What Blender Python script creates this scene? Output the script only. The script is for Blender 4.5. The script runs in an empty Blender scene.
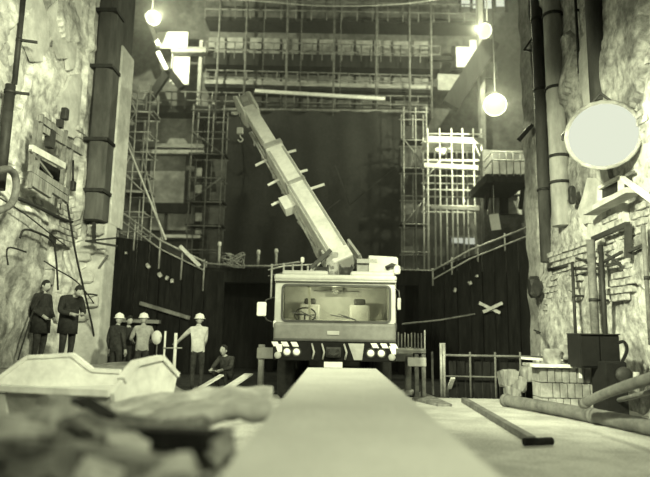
import bpy, bmesh, math, random
from mathutils import Vector, Matrix, noise
random.seed(11)
R = math.radians
sc = bpy.context.scene
COL = sc.collection

# ------------------------------------------------------------------ camera
FPX = 600.0
CAM = Vector((0, 0, 1.4))
ROT = (Matrix.Rotation(R(1.2), 3, 'Z') @ Matrix.Rotation(R(90 + 8.95), 3, 'X') @ Matrix.Rotation(R(1.0), 3, 'Z'))
cd = bpy.data.cameras.new('camera')
cam = bpy.data.objects.new('camera', cd); COL.objects.link(cam)
cd.sensor_width = 36.0
cd.lens = FPX / 650 * 36
cd.clip_end = 200
cam.matrix_world = Matrix.Translation(CAM) @ ROT.to_4x4()
cd.dof.use_dof = True
cd.dof.focus_distance = 12.5
cd.dof.aperture_fstop = 0.5
sc.camera = cam

# ------------------------------------------------------------------ world, exposure
sc.view_settings.view_transform = 'Standard'
sc.view_settings.look = 'None'
sc.view_settings.gamma = 1.0
sc.view_settings.use_curve_mapping = False
sc.view_settings.exposure = 0.0
TINT = (0.96, 1.0, 0.65)
wd = bpy.data.worlds.new('world'); sc.world = wd; wd.use_nodes = True
bg = wd.node_tree.nodes['Background']
bg.inputs[0].default_value = (*TINT, 1); bg.inputs[1].default_value = 0.02
HAZE = 0.0045

def ray(px, py):
    return ROT @ Vector(((px - 325) / FPX, -(py - 238.5) / FPX, -1.0))
def at(px, py, Y):
    d = ray(px, py); return CAM + d * (Y / d.y)
def atx(px, py, X):
    d = ray(px, py); return CAM + d * (X / d.x)
def atz(px, py, Z):
    d = ray(px, py); return CAM + d * ((Z - CAM.z) / d.z)

def spot(name, loc, target, energy, angle, size=0.3, blend=0.6):
    l = bpy.data.lights.new(name, 'SPOT'); l.energy = energy; l.color = TINT
    l.spot_size = R(angle); l.spot_blend = blend; l.shadow_soft_size = size
    o = bpy.data.objects.new(name, l); COL.objects.link(o); o.location = loc
    o.rotation_euler = (Vector(target) - Vector(loc)).to_track_quat('-Z', 'Y').to_euler()
    return o
# work floodlights of the auditorium side, behind and beside the photographer
spot('work_light_left', (-4.0, 1.0, 8.5), (-0.2, 13.0, 3.4), 3600, 58, 0.35, 0.8)
spot('work_light_right', (4.2, 0.5, 8.5), (-5.0, 13.0, 2.4), 9000, 62, 0.35, 0.9)
spot('work_light_left_wall', (-1.5, 5.0, 6.5), (-7.0, 13.6, 6.2), 4600, 62, 0.3, 1.0)
spot('right_wall_fill', (-2.5, 4.0, 6.5), (5.7, 12.6, 2.6), 12500, 54, 0.3, 0.9)  # extra spot added to brighten the right wall
spot('work_light_slab', (1.0, -1.5, 6.0), (2.0, 7.0, 0.3), 2000, 85, 0.4, 0.9)

# ------------------------------------------------------------------ materials
MATS = {}
def mat(name, v, var=0.25, scale=4.0, rough=0.85, bump=0.15, stain=0.25, sscale=0.7, metal=0.0, stretch=(1, 1, 1), tint=(1, 1, 0.97)):
    if name in MATS: return MATS[name]
    m = bpy.data.materials.new(name); m.use_nodes = True
    nt = m.node_tree; N = nt.nodes; L = nt.links
    b = N['Principled BSDF']; b.inputs['Roughness'].default_value = rough; b.inputs['Metallic'].default_value = metal
    b.inputs['Specular IOR Level'].default_value = 0.3
    tc = N.new('ShaderNodeTexCoord'); mp = N.new('ShaderNodeMapping'); mp.inputs['Scale'].default_value = stretch
    L.new(tc.outputs['Object'], mp.inputs[0])
    n1 = N.new('ShaderNodeTexNoise'); n1.inputs['Scale'].default_value = scale; n1.inputs['Detail'].default_value = 9; n1.inputs['Roughness'].default_value = 0.68
    L.new(mp.outputs[0], n1.inputs['Vector'])
    r1 = N.new('ShaderNodeValToRGB')
    lo, hi = v * (1 - var), min(v * (1 + var), 0.92)
    r1.color_ramp.elements[0].position = 0.32; r1.color_ramp.elements[1].position = 0.68
    r1.color_ramp.elements[0].color = (lo * tint[0], lo * tint[1], lo * tint[2], 1)
    r1.color_ramp.elements[1].color = (hi * tint[0], hi * tint[1], hi * tint[2], 1)
    L.new(n1.outputs[0], r1.inputs[0])
    n2 = N.new('ShaderNodeTexNoise'); n2.inputs['Scale'].default_value = sscale; n2.inputs['Detail'].default_value = 6; n2.inputs['Roughness'].default_value = 0.65
    L.new(mp.outputs[0], n2.inputs['Vector'])
    r2 = N.new('ShaderNodeValToRGB')
    r2.color_ramp.elements[0].position = 0.40; r2.color_ramp.elements[1].position = 0.56
    s = 1 - stain
    r2.color_ramp.elements[0].color = (s, s, s, 1); r2.color_ramp.elements[1].color = (1, 1, 1, 1)
    L.new(n2.outputs[0], r2.inputs[0])
    mx = N.new('ShaderNodeMix'); mx.data_type = 'RGBA'; mx.blend_type = 'MULTIPLY'; mx.inputs[0].default_value = 1
    L.new(r1.outputs[0], mx.inputs[6]); L.new(r2.outputs[0], mx.inputs[7])
    L.new(mx.outputs[2], b.inputs['Base Color'])
    if bump:
        bp = N.new('ShaderNodeBump'); bp.inputs['Strength'].default_value = min(1, bump * 2); bp.inputs['Distance'].default_value = 0.03
        L.new(n1.outputs[0], bp.inputs['Height']); L.new(bp.outputs[0], b.inputs['Normal'])
    MATS[name] = m
    return m
def emat(name, strength):
    if name in MATS: return MATS[name]
    m = bpy.data.materials.new(name); m.use_nodes = True
    b = m.node_tree.nodes['Principled BSDF']
    b.inputs['Base Color'].default_value = (0, 0, 0, 1); b.inputs['Roughness'].default_value = .9; b.inputs['Specular IOR Level'].default_value = 0
    b.inputs['Emission Color'].default_value = (.94, 1, .80, 1); b.inputs['Emission Strength'].default_value = strength
    MATS[name] = m; return m
def glassmat(name, gl=0.16, tr=0.9):
    m = bpy.data.materials.new(name); m.use_nodes = True
    nt = m.node_tree; N = nt.nodes; N.clear()
    o = N.new('ShaderNodeOutputMaterial'); t = N.new('ShaderNodeBsdfTransparent'); g = N.new('ShaderNodeBsdfGlossy'); x = N.new('ShaderNodeMixShader')
    t.inputs[0].default_value = (tr, tr, tr * .95, 1); g.inputs['Roughness'].default_value = 0.05; x.inputs[0].default_value = gl
    nt.links.new(t.outputs[0], x.inputs[1]); nt.links.new(g.outputs[0], x.inputs[2]); nt.links.new(x.outputs[0], o.inputs[0])
    MATS[name] = m; return m

M_conc = mat('slab_concrete', 0.60, 0.26, 55, 0.9, 0.06, 0.10, 1.2)
M_floor = mat('dusty_floor', 0.60, 0.3, 30, 0.95, 0.15, 0.3, 0.9)
M_earth = mat('dark_earth', 0.035, 0.5, 3, 1, 0.4, 0.4)
M_wallL = mat('worn_plaster_left', 0.60, 0.5, 4.0, 0.95, 0.5, 0.6, 0.55)
M_wallR = mat('worn_plaster_right', 0.46, 0.6, 4.6, 0.95, 0.5, 0.6, 0.8)
M_plaster = mat('pale_plaster', 0.56, 0.2, 3, 0.95, 0.2, 0.25, 1.0)
M_brick = mat('pale_brick', 0.42, 0.4, 6, 0.95, 0.3, 0.4, 2)
M_pier = mat('grey_pier', 0.34, 0.35, 5, 0.95, 0.3, 0.45, 0.8)
M_darkcol = mat('dark_column_paint', 0.085, 0.35, 4, 0.7, 0.1, 0.4, 0.8, stretch=(1, 1, .3))
M_back = mat('dark_back_wall', 0.13, 0.45, 3, 0.95, 0.2, 0.5, 0.5)  # mid-dark wall colour with mottling
M_backL = mat('grey_back_panel', 0.30, 0.3, 3, 0.95, 0.15, 0.4, 0.6)
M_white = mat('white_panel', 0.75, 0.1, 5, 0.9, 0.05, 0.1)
M_black = mat('black_iron', 0.03, 0.4, 8, 0.6, 0.1, 0.3)
M_jet = mat('jet_black_steel', 0.008, 0.4, 8, 0.95, 0.05, 0.3)
M_void = mat('shaded_dark_timber', 0.013, 0.6, 4, 0.95, 0.3, 0.5, 1.5, stretch=(3, 3, .5))  # near-black timber, its colour carries the darkness of the unlit pit
M_curt = mat('black_curtain', 0.028, 0.35, 9, 0.95, 0.1, 0.4, 0.4)
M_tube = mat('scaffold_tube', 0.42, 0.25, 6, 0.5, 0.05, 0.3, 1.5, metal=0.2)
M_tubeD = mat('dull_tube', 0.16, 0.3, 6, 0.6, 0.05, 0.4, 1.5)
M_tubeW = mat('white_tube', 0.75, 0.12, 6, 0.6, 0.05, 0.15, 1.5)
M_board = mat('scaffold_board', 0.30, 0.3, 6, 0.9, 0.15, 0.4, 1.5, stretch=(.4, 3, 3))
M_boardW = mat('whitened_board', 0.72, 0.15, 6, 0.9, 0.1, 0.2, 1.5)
M_timber = mat('old_timber', 0.25, 0.4, 7, 0.95, 0.3, 0.4, 2, stretch=(2, 2, .4))
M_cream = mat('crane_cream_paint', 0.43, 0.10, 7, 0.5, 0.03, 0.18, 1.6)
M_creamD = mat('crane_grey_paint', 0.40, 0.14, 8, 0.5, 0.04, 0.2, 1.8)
M_frontp = mat('crane_front_paint', 0.18, 0.14, 8, 0.5, 0.04, 0.2, 1.8)
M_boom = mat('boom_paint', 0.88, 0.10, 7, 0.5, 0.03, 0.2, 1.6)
M_trim = mat('crane_dark_trim', 0.05, 0.3, 8, 0.5, 0.05, 0.2)
M_rubber = mat('rubber', 0.03, 0.3, 12, 0.9, 0.1, 0.2)
M_chrome = mat('bright_metal', 0.75, 0.08, 8, 0.25, 0.02, 0.1, metal=0.6)
M_lens = mat('lamp_glass', 0.85, 0.05, 10, 0.15, 0.02, 0.05)
M_skip = mat('skip_paint', 0.76, 0.12, 7, 0.7, 0.06, 0.22, 1.4)
M_skipD = mat('skip_shaded_paint', 0.50, 0.16, 6, 0.8, 0.08, 0.3, 1.2)  # darker copy of the skip paint, puts the near side's shade in colour
M_pipe = mat('grey_pipe', 0.15, 0.3, 7, 0.85, 0.15, 0.35, 1.5)
M_pipeW = mat('pale_pipe', 0.48, 0.22, 5, 0.8, 0.1, 0.35, 1.0, stretch=(1, 1, .3))
M_rub = mat('rubble_dark', 0.27, 0.55, 3, 1, 0.4, 0.5, 1.2)
M_rubL = mat('rubble_pale', 0.55, 0.3, 5, 1, 0.3, 0.3, 1.5)
M_skin = mat('skin', 0.42, 0.1, 10, 0.7, 0.02, 0.1)
M_hair = mat('dark_hair', 0.02, 0.3, 20, 0.8, 0.1, 0.1)
M_coat = mat('dark_coat', 0.03, 0.35, 12, 0.95, 0.2, 0.3, 3)
M_coat2 = mat('dark_work_jacket', 0.05, 0.35, 12, 0.95, 0.2, 0.3, 3)
M_trou = mat('dark_trousers', 0.04, 0.4, 12, 0.95, 0.2, 0.3, 3)
M_shirt = mat('pale_shirt', 0.62, 0.18, 9, 0.95, 0.2, 0.2, 3)
M_shirt2 = mat('grey_shirt', 0.38, 0.22, 9, 0.95, 0.2, 0.25, 3)
M_helm = mat('white_helmet', 0.85, 0.05, 8, 0.4, 0.02, 0.05)
M_shoe = mat('black_shoe', 0.02, 0.2, 8, 0.6, 0.05, 0.1)
M_cable = mat('black_cable', 0.025, 0.3, 8, 0.8, 0.05, 0.2)
M_glass = glassmat('cab_glass')
M_dusty = mat('dusty_pane', 0.45, 0.2, 5, 0.3, 0.03, 0.2)

# ------------------------------------------------------------------ mesh helpers
ORG = {}
def tag(o, label=None, cat=None, group=None, kind=None):
    if label: o['label'] = label
    if cat: o['category'] = cat
    if group: o['group'] = group
    if kind: o['kind'] = kind
    return o
def thing(name, label, cat, loc=(0, 0, 0), group=None):
    o = bpy.data.objects.new(name, None); COL.objects.link(o); o.location = loc
    o.empty_display_size = 0.1
    ORG[o.name] = Vector(loc)
    return tag(o, label, cat, group)

class MB:
    def __init__(s): s.bm = bmesh.new()
    def box(s, c, size, rot=None, bevel=0.0, seg=2):
        t = bmesh.new(); bmesh.ops.create_cube(t, size=1)
        for v in t.verts: v.co = Vector((v.co.x * size[0], v.co.y * size[1], v.co.z * size[2]))
        if bevel: bmesh.ops.bevel(t, geom=list(t.edges), offset=bevel, segments=seg, affect='EDGES', profile=0.5)
        mtx = Matrix.Translation(c) @ (rot.to_4x4() if rot else Matrix())
        t.transform(mtx); s._add(t); return s
    def b2(s, a, b, bevel=0.0):
        a = Vector(a); b = Vector(b)
        return s.box((a + b) / 2, [abs(b[i] - a[i]) for i in range(3)], None, bevel)
    def bar(s, p, q, w, h, up=(0, 0, 1), bevel=0.0):
        p = Vector(p); q = Vector(q); d = q - p; y = d.normalized(); up = Vector(up)
        if abs(y.dot(up)) > 0.98: up = Vector((0, 1, 0))
        x = y.cross(up).normalized(); z = x.cross(y)
        rot = Matrix((x, y, z)).transposed()
        return s.box((p + q) / 2, (w, d.length, h), rot, bevel)
    def tube(s, pts, r, n=8, r2=None, cap=True):
        pts = [Vector(p) for p in pts]; rings = []
        t = bmesh.new()
        prev = None
        for i, p in enumerate(pts):
            d = (pts[min(i + 1, len(pts) - 1)] - pts[max(i - 1, 0)]).normalized()
            if prev is None:
                up = Vector((0, 0, 1)) if abs(d.z) < 0.95 else Vector((0, 1, 0))
                x = d.cross(up).normalized()
            else:
                x = (prev - d * prev.dot(d)).normalized()
            prev = x; y = d.cross(x)
            rr = r if r2 is None else r + (r2 - r) * i / (len(pts) - 1)
            rings.append([t.verts.new(p + (x * math.cos(2 * math.pi * k / n) + y * math.sin(2 * math.pi * k / n)) * rr) for k in range(n)])
        for a, b in zip(rings, rings[1:]):
            for k in range(n):
                f = t.faces.new((a[k], a[(k + 1) % n], b[(k + 1) % n], b[k])); f.smooth = True
        if cap:
            t.faces.new(rings[0][::-1]); t.faces.new(rings[-1])
        s._add(t); return s
    def prism(s, pts, off):
        off = Vector(off); t = bmesh.new()
        a = [t.verts.new(Vector(p)) for p in pts]; b = [t.verts.new(Vector(p) + off) for p in pts]
        n = len(pts)
        t.faces.new(a[::-1]); t.faces.new(b)
        for i in range(n): t.faces.new((a[i], a[(i + 1) % n], b[(i + 1) % n], b[i]))
        s._add(t); return s
    def ring(s, outer, inner, off):
        off = Vector(off); t = bmesh.new(); n = len(outer)
        o1 = [t.verts.new(Vector(p)) for p in outer]; i1 = [t.verts.new(Vector(p)) for p in inner]
        o2 = [t.verts.new(Vector(p) + off) for p in outer]; i2 = [t.verts.new(Vector(p) + off) for p in inner]
        for k in range(n):
            j = (k + 1) % n
            t.faces.new((o1[k], o1[j], i1[j], i1[k])); t.faces.new((o2[j], o2[k], i2[k], i2[j]))
            t.faces.new((o1[j], o1[k], o2[k], o2[j])); t.faces.new((i1[k], i1[j], i2[j], i2[k]))
        s._add(t); return s
    def lathe(s, c, axis, prof, n=16):
        axis = Vector(axis).normalized(); up = Vector((0, 0, 1)) if abs(axis.z) < .9 else Vector((1, 0, 0))
        x = axis.cross(up).normalized(); y = axis.cross(x); c = Vector(c); t = bmesh.new(); rings = []
        for (r, h) in prof:
            if r < 1e-5: rings.append([t.verts.new(c + axis * h)])
            else: rings.append([t.verts.new(c + axis * h + (x * math.cos(2 * math.pi * k / n) + y * math.sin(2 * math.pi * k / n)) * r) for k in range(n)])
        for a, b in zip(rings, rings[1:]):
            for k in range(n):
                j = (k + 1) % n
                vs = [a[k % len(a)], a[j % len(a)], b[j % len(b)], b[k % len(b)]]
                u = []
                for v in vs:
                    if v not in u: u.append(v)
                if len(u) > 2: t.faces.new(u).smooth = True
        for e in (rings[0], rings[-1]):
            if len(e) > 2: t.faces.new(e)
        s._add(t); return s
    def ell(s, c, r, seg=14, rot=None, fn=None):
        t = bmesh.new(); bmesh.ops.create_uvsphere(t, u_segments=seg, v_segments=max(6, seg * 3 // 4), radius=1)
        for v in t.verts:
            p = Vector((v.co.x * r[0], v.co.y * r[1], v.co.z * r[2]))
            if fn: p = fn(v.co.copy(), p)
            v.co = p
        for f in t.faces: f.smooth = True
        t.transform(Matrix.Translation(c) @ (rot.to_4x4() if rot else Matrix())); s._add(t); return s
    def rock(s, c, r, rot=None, jag=0.35, sub=2):
        t = bmesh.new(); bmesh.ops.create_icosphere(t, subdivisions=sub, radius=1)
        o = Vector((random.uniform(-50, 50),) * 3)
        for v in t.verts:
            k = 1 + jag * noise.noise(v.co * 1.3 + o) + jag * .4 * noise.noise(v.co * 3 + o)
            q = v.co * k; q = Vector([max(-.72, min(.72, a)) for a in q])
            v.co = Vector((q.x * r[0], q.y * r[1], q.z * r[2]))
        t.transform(Matrix.Translation(c) @ (rot.to_4x4() if rot else Matrix())); s._add(t); return s
    def _add(s, t):
        me = bpy.data.meshes.new('t'); t.to_mesh(me); t.free(); s.bm.from_mesh(me); bpy.data.meshes.remove(me)
    def build(s, name, material, parent=None, kind=None):
        bmesh.ops.recalc_face_normals(s.bm, faces=list(s.bm.faces))
        me = bpy.data.meshes.new(name); 
        org = ORG[parent.name] if parent else None
        if org is not None: s.bm.transform(Matrix.Translation(-org))
        s.bm.to_mesh(me); s.bm.free()
        for m in (material if isinstance(material, (list, tuple)) else [material]): me.materials.append(m)
        o = bpy.data.objects.new(name, me); COL.objects.link(o)
        if parent: o.parent = parent; ORG[o.name] = org
        else: ORG[o.name] = Vector((0, 0, 0))
        if kind: o['kind'] = kind
        return o
def solo(mb, name, material, label, cat, group=None, org=None):
    """a thing that is one mesh, with its origin near itself"""
    if org is None:
        vs = [v.co for v in mb.bm.verts]
        org = Vector((sum(v.x for v in vs) / len(vs), sum(v.y for v in vs) / len(vs), min(v.z for v in vs)))
    mb.bm.transform(Matrix.Translation(-Vector(org)))
    o = mb.build(name, material); o.location = org; ORG[o.name] = Vector(org)
    return tag(o, label, cat, group)
def copytree(o, parent=None):
    c = o.copy(); COL.objects.link(c); c.parent = parent
    for ch in list(o.children): copytree(ch, c)
    return c
def rrect(x0, x1, z0, z1, r, y, n=5):
    pts = []
    for cx, cz, a0 in ((x1 - r, z1 - r, 0), (x0 + r, z1 - r, 90), (x0 + r, z0 + r, 180), (x1 - r, z0 + r, 270)):
        for k in range(n + 1):
            a = R(a0 + 90 * k / n); pts.append((cx + r * math.cos(a), y, cz + r * math.sin(a)))
    return pts
def curve_pts(ps, n=6):
    ps = [Vector(p) for p in ps]; out = []
    for i in range(len(ps) - 1):
        p0 = ps[max(i - 1, 0)]; p1 = ps[i]; p2 = ps[i + 1]; p3 = ps[min(i + 2, len(ps) - 1)]
        for k in range(n):
            t = k / n
            out.append(0.5 * ((2 * p1) + (p2 - p0) * t + (2 * p0 - 5 * p1 + 4 * p2 - p3) * t * t + (3 * p1 - p0 - 3 * p2 + p3) * t ** 3))
    out.append(ps[-1]); return out

# ================================================================== SETTING
def struct(mb, name, m, parent=None):
    return mb.build(name, m, parent, kind='structure')
struct(MB().b2((-16, -4, -0.3), (16, 14.0, 0)), 'floor', M_floor)
struct(MB().b2((-16, 14.0, -0.32), (16, 31, -0.04)), 'floor_pit', M_earth)
struct(MB().b2((-14, 30, -0.04), (14, 30.5, 26)), 'wall_back', M_back)
struct(MB().b2((-12.2, 17.6, -0.04), (-11.8, 30, 26)), 'wall_stage_left', M_back)
struct(MB().b2((11.8, 17.6, -0.04), (12.2, 30, 26)), 'wall_stage_right', M_back)
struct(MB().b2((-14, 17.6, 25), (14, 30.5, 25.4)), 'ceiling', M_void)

XL, XR = -7.1, 5.78
def side_wall(name, X, y0, y1, z0, z1, step, amp, m, inward, seed, shape=None):
    bm = bmesh.new(); ny = int((y1 - y0) / step) + 1; nz = int((z1 - z0) / step) + 1
    g = []
    for i in range(ny + 1):
        row = []
        for j in range(nz + 1):
            y = y0 + (y1 - y0) * i / ny; z = z0 + (z1 - z0) * j / nz
            p = Vector((seed, y * .8, z * .8))
            d = noise.fractal(p, 0.9, 2.1, 6) * amp
            st = noise.noise(Vector((seed + 9, y * .55, z * .45)))
            if st > 0.12: d += amp * .9                     # render still clinging to the masonry
            if shape: d += shape(y, z)
            row.append(bm.verts.new((X + inward * d, y, z)))
        g.append(row)
    for i in range(ny):
        for j in range(nz):
            f = bm.faces.new((g[i][j], g[i + 1][j], g[i + 1][j + 1], g[i][j + 1]))
    mb = MB(); mb.bm = bm
    b = 0.6
    mb.b2((X - inward * (b + .3), y0, z0), (X - inward * .3, y1, z1))
    return struct(mb, name, m)
def shapeL(y, z):
    d = 0
    if 10.1 < y < 13.8 and z < 4.3: d += 0.35 * min(1, (4.3 - z) / .4)       # bulging plastered base
    if 14.1 < y < 15.1 and z < 4.2: d -= 0.3                                  # niche
    if y > 15.4: d += 0.12
    return d
def shapeR(y, z):
    d = 0
    if y > 13.2 and z < 3.2: d += 0.18 * min(1, (3.2 - z) / .3)
    if 10.2 < y < 11.4: d += 0.10
    return d
wallL = side_wall('wall_left', XL, 3.0, 16.2, 0, 17, 0.1, 0.14, M_wallL, 1, 3.7, shapeL)
wallR = side_wall('wall_right', XR, 3.0, 16.7, 0, 17, 0.1, 0.13, M_wallR, -1, 21.3, shapeR)

# bricks laid bare where the plaster has come off
def bricks(wall, X, inward, y0, y1, z0, z1, seed, thr=-0.05, ln=0.36, ht=0.15, cap=95):
    base = None; n = 0; row = 0; z = z0
    while z < z1:
        y = y0 + (ln / 2 if row % 2 else 0)
        while y < y1 and n < cap:
            if noise.noise(Vector((seed, y * .7, z * .8))) > thr:
                if base is None:
                    base = MB().box((0, 0, 0), (0.12, ln * .94, ht * .84), None, 0.012, 1).build('brick', M_brick, wall); o = base
                else:
                    o = base.copy(); COL.objects.link(o)
                o.location = (X + inward * random.uniform(.0, .07), y, z)
                o.rotation_euler = (R(random.uniform(-1.5, 1.5)), 0, R(random.uniform(-3, 3)))
                n += 1
            y += ln
        z += ht; row += 1
bricks(wallR, XR - .17, -1, 13.4, 16.2, 2.0, 3.6, 5.0, -0.25)
bricks(wallR, XR - .06, -1, 10.0, 11.6, 4.8, 8.0, 8.0, 0.05)
bricks(wallR, XR - .04, -1, 10.2, 12.6, 2.2, 4.2, 12.0, 0.1)
bricks(wallL, XL + .06, 1, 13.6, 15.9, 3.4, 6.8, 2.0, 0.12)
def plaster_patches(wall, X, inward, n, y0, y1, z0, z1):
    for i in range(n):
        cy = random.uniform(y0, y1); cz = random.uniform(z0, z1); k = random.randint(7, 11)
        ry = random.uniform(.25, .8); rz = random.uniform(.3, 1.1)
        pts = []
        for j in range(k):
            a = 2 * math.pi * j / k; q = random.uniform(.6, 1.15)
            pts.append((X, cy + ry * q * math.cos(a), cz + rz * q * math.sin(a)))
        MB().prism(pts, (inward * random.uniform(.07, .12), 0, 0)).build('plaster_patch', M_plaster, wall)
plaster_patches(wallL, XL, 1, 22, 9.5, 15.6, 3.8, 12)
plaster_patches(wallR, XR, -1, 12, 9.5, 13.5, 2.6, 4.6)
plaster_patches(wallR, XR, -1, 7, 9.5, 13.5, 7, 11)

# proscenium: left side
def vcol(px0, px1, py, Y, z0, z1, dy, bevel=0.03):
    a = at(px0, py, Y); b = at(px1, py, Y)
    return MB().b2((a.x, Y, z0), (b.x, Y + dy, z1), bevel), (a.x, b.x)
z_of = lambda px, py, Y: at(px, py, Y).z
mb, (xa, xb) = vcol(85, 105, 150, 15.6, 0, 18, 1.9, 0.0); mb.bm.free()
# stone pier, dark clad column in front of it from mid height up
lo = z_of(95, 218, 15.5)
struct(MB().b2((xa - .3, 16.2, 0), (at(116.5, 240, 17.0).x, 17.0, lo + .6), .05), 'trim_1', M_plaster)
c = thing('column_casing', 'tall dark riveted column casing at the left edge of the stage opening', 'column', ((xa + xb) / 2, 16.1, lo))
prof = [(xa, 16.2), (xa, 15.75), (xa + .12, 15.6), (xb - .12, 15.6), (xb, 15.75), (xb, 16.2)]
MB().prism([(x, y, lo) for x, y in prof], (0, 0, 18 - lo)).build('casing', M_darkcol, c)
for py in (66, 139, 190, 10):
    zz = z_of(95, py, 15.6)
    MB().b2((xa - .05, 15.54, zz - .05), (xb + .05, 16.2, zz + .05), .01).build('band', M_black, c)
struct(MB().b2((at(107, 150, 16.2).x, 16.2, lo), (at(121, 150, 17.2).x, 17.2, z_of(118, 118, 16.2)), .03), 'trim_2', M_plaster)
struct(MB().b2((at(115.5, 150, 16.4).x, 16.4, lo), (at(121.5, 150, 17.4).x, 17.4, z_of(125, 45, 16.4)), .03), 'trim_6', M_plaster)
struct(MB().b2((at(105, 150, 16.6).x, 16.6, z_of(125, 60, 16.6)), (at(125, 150, 17.7).x, 17.7, 18), .0), 'trim_3', M_darkcol)
struct(MB().b2((-14, 17.0, 0), (at(112, 240, 17.6).x, 17.6, 22), 0), 'wall_proscenium_left', M_back)
for k in range(9):                                    # broken stones at the pier foot
    yy = 16.2 - random.uniform(0, .15)
    MB().rock((random.uniform(xa - .2, xb - .1), yy, lo - random.uniform(-.5, 2.6)), (.3, .15, .22)).build('stone', M_plaster, bpy.data.objects['trim_1'])
# right side: rough pilaster, dark and pale vertical pipes
xa2, xb2 = at(523.5, 150, 17.8).x, at(545, 150, 16.8).x
pr = []
bm = bmesh.new()
mbp = MB()
nz = 90
for side in range(1):
    t = bmesh.new(); rows = []
    for j in range(nz + 1):
        z = 18 * j / nz; row = []
        for i in range(8):
            f = i / 7
            x = xa2 + (xb2 - xa2) * f + 0.10 * noise.noise(Vector((3, f * 3, z * 1.3)))
            y = 16.8 - .08 * noise.noise(Vector((8, f * 4, z * 1.7)))
            row.append(t.verts.new((x, y, z)))
        b_ = row[-1].co; a_ = row[0].co
        row.append(t.verts.new((b_.x, 17.8, z))); row.insert(0, t.verts.new((a_.x, 17.8, z)))
        rows.append(row)
    for j in range(nz):
        for i in range(9): t.faces.new((rows[j][i], rows[j][i + 1], rows[j + 1][i + 1], rows[j + 1][i]))
    mbp._add(t)
struct(mbp, 'trim_4', M_pier)
struct(MB().b2((xb2 - .1, 17.0, 0), (14, 17.6, 22)), 'wall_proscenium_right', M_back)

def vpipe(name, px, py, Y, py0, py1, r, m, label, bands=(), bm_=M_black, n=14):
    p = at(px, py, Y); z0 = z_of(px, py1, Y); z1 = z_of(px, py0, Y)
    c = thing(name, label, 'pipe', (p.x, p.y, z0))
    MB().tube([(p.x, p.y, z0), (p.x, p.y, z1)], r, n).build('pipe_run', m, c)
    for by in bands:
        zz = z_of(px, by, Y)
        MB().tube([(p.x, p.y, zz - .035), (p.x, p.y, zz + .035)], r * 1.14, n).build('band', bm_, c)
        MB().bar((p.x, p.y, zz), (p.x + .35, p.y + .1, zz), .05, .05).build('bracket', bm_, c)
    return c
vpipe('service_pipe', 541, 120, 16.0, -20, 262, 0.16, M_darkcol, 'dark vertical pipe beside the rough pilaster on the right', (20, 90, 190))
vpipe('down_pipe', 557, 120, 14.9, -20, 226, 0.235, M_pipeW, 'wide pale vertical pipe with clamp bands on the right wall', (16, 89, 157, 183))
vpipe('down_pipe', 597, 60, 12.6, -30, 102, 0.19, M_darkcol, 'dark vertical pipe ending above the big glare disc', ())
vpipe('conduit', 577, 30, 13.6, -10, 73, 0.035, M_black, 'thin black conduit with a bent foot on the right wall', (10, 72))
vpipe('conduit', 17, 60, 12.0, -10, 84, 0.055, M_black, 'thin black pipe in the upper left corner of the wall', (40,))
vpipe('soil_pipe', 6, 130, 11.6, 85, 190, 0.10, M_black, 'thick black pipe at the left edge of the frame', (92,))
vpipe('conduit', 53, 20, 13.6, -10, 46, 0.04, M_tubeD, 'short grey pipe at the top of the left wall', ())
vpipe('conduit', 603, 290, 12.3, 245, 362, 0.05, M_black, 'upright black pipe behind the dark cabinet', ())
vpipe('conduit', 593, 290, 12.7, 240, 362, 0.085, M_tubeD, 'stout grey pipe left of the upright black pipe', (300,))
vpipe('conduit', 574, 300, 13.7, 262, 352, 0.035, M_black, 'slim black pipe over the low bench wall', (296,))
vpipe('conduit', 646, 270, 10.6, 225, 345, 0.04, M_tubeD, 'slim grey pipe at the right edge of the frame', (278,))

# ================================================================== BACK STAGE
DZ = 3.75
dk = thing('stage_deck', 'dark planked stage deck behind the crane', 'deck', (0, 22, 0))
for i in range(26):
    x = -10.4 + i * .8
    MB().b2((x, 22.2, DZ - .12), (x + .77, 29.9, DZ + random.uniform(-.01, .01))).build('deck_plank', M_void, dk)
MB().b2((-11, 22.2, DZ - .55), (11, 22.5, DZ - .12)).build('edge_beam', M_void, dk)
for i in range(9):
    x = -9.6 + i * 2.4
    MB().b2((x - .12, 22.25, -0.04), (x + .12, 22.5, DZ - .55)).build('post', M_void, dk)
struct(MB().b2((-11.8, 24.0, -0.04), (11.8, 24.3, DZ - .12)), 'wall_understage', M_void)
# sloping hoardings of dark upright boards, left and right
def hoarding(label, pts, Y):
    c = thing('hoarding', label, 'hoarding', (at(pts[0][0], 330, Y).x, Y, -0.04))
    for (p0, t0), (p1, t1) in zip(pts, pts[1:]):
        n = max(1, int(abs(p1 - p0) / 11))
        for k in range(n):
            f0, f1 = k / n, (k + 1) / n
            a = at(p0 + (p1 - p0) * f0, t0 + (t1 - t0) * f0, Y); b = at(p0 + (p1 - p0) * f1, t0 + (t1 - t0) * f1, Y)
            dy = random.uniform(-.03, .03); g = .015
            x0, x1 = min(a.x, b.x) + g, max(a.x, b.x) - g
            za, zb = (a.z, b.z) if a.x < b.x else (b.z, a.z)
            MB().prism([(x0, Y + dy, -0.04), (x1, Y + dy, -0.04), (x1, Y + dy, zb), (x0, Y + dy, za)], (0, .06, 0)).build('board', M_void, c)
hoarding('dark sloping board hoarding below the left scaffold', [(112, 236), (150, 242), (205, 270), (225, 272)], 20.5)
hoarding('dark sloping board hoarding at the right of the pit', [(418, 276), (470, 256), (530, 238)], 20.5)

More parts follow.
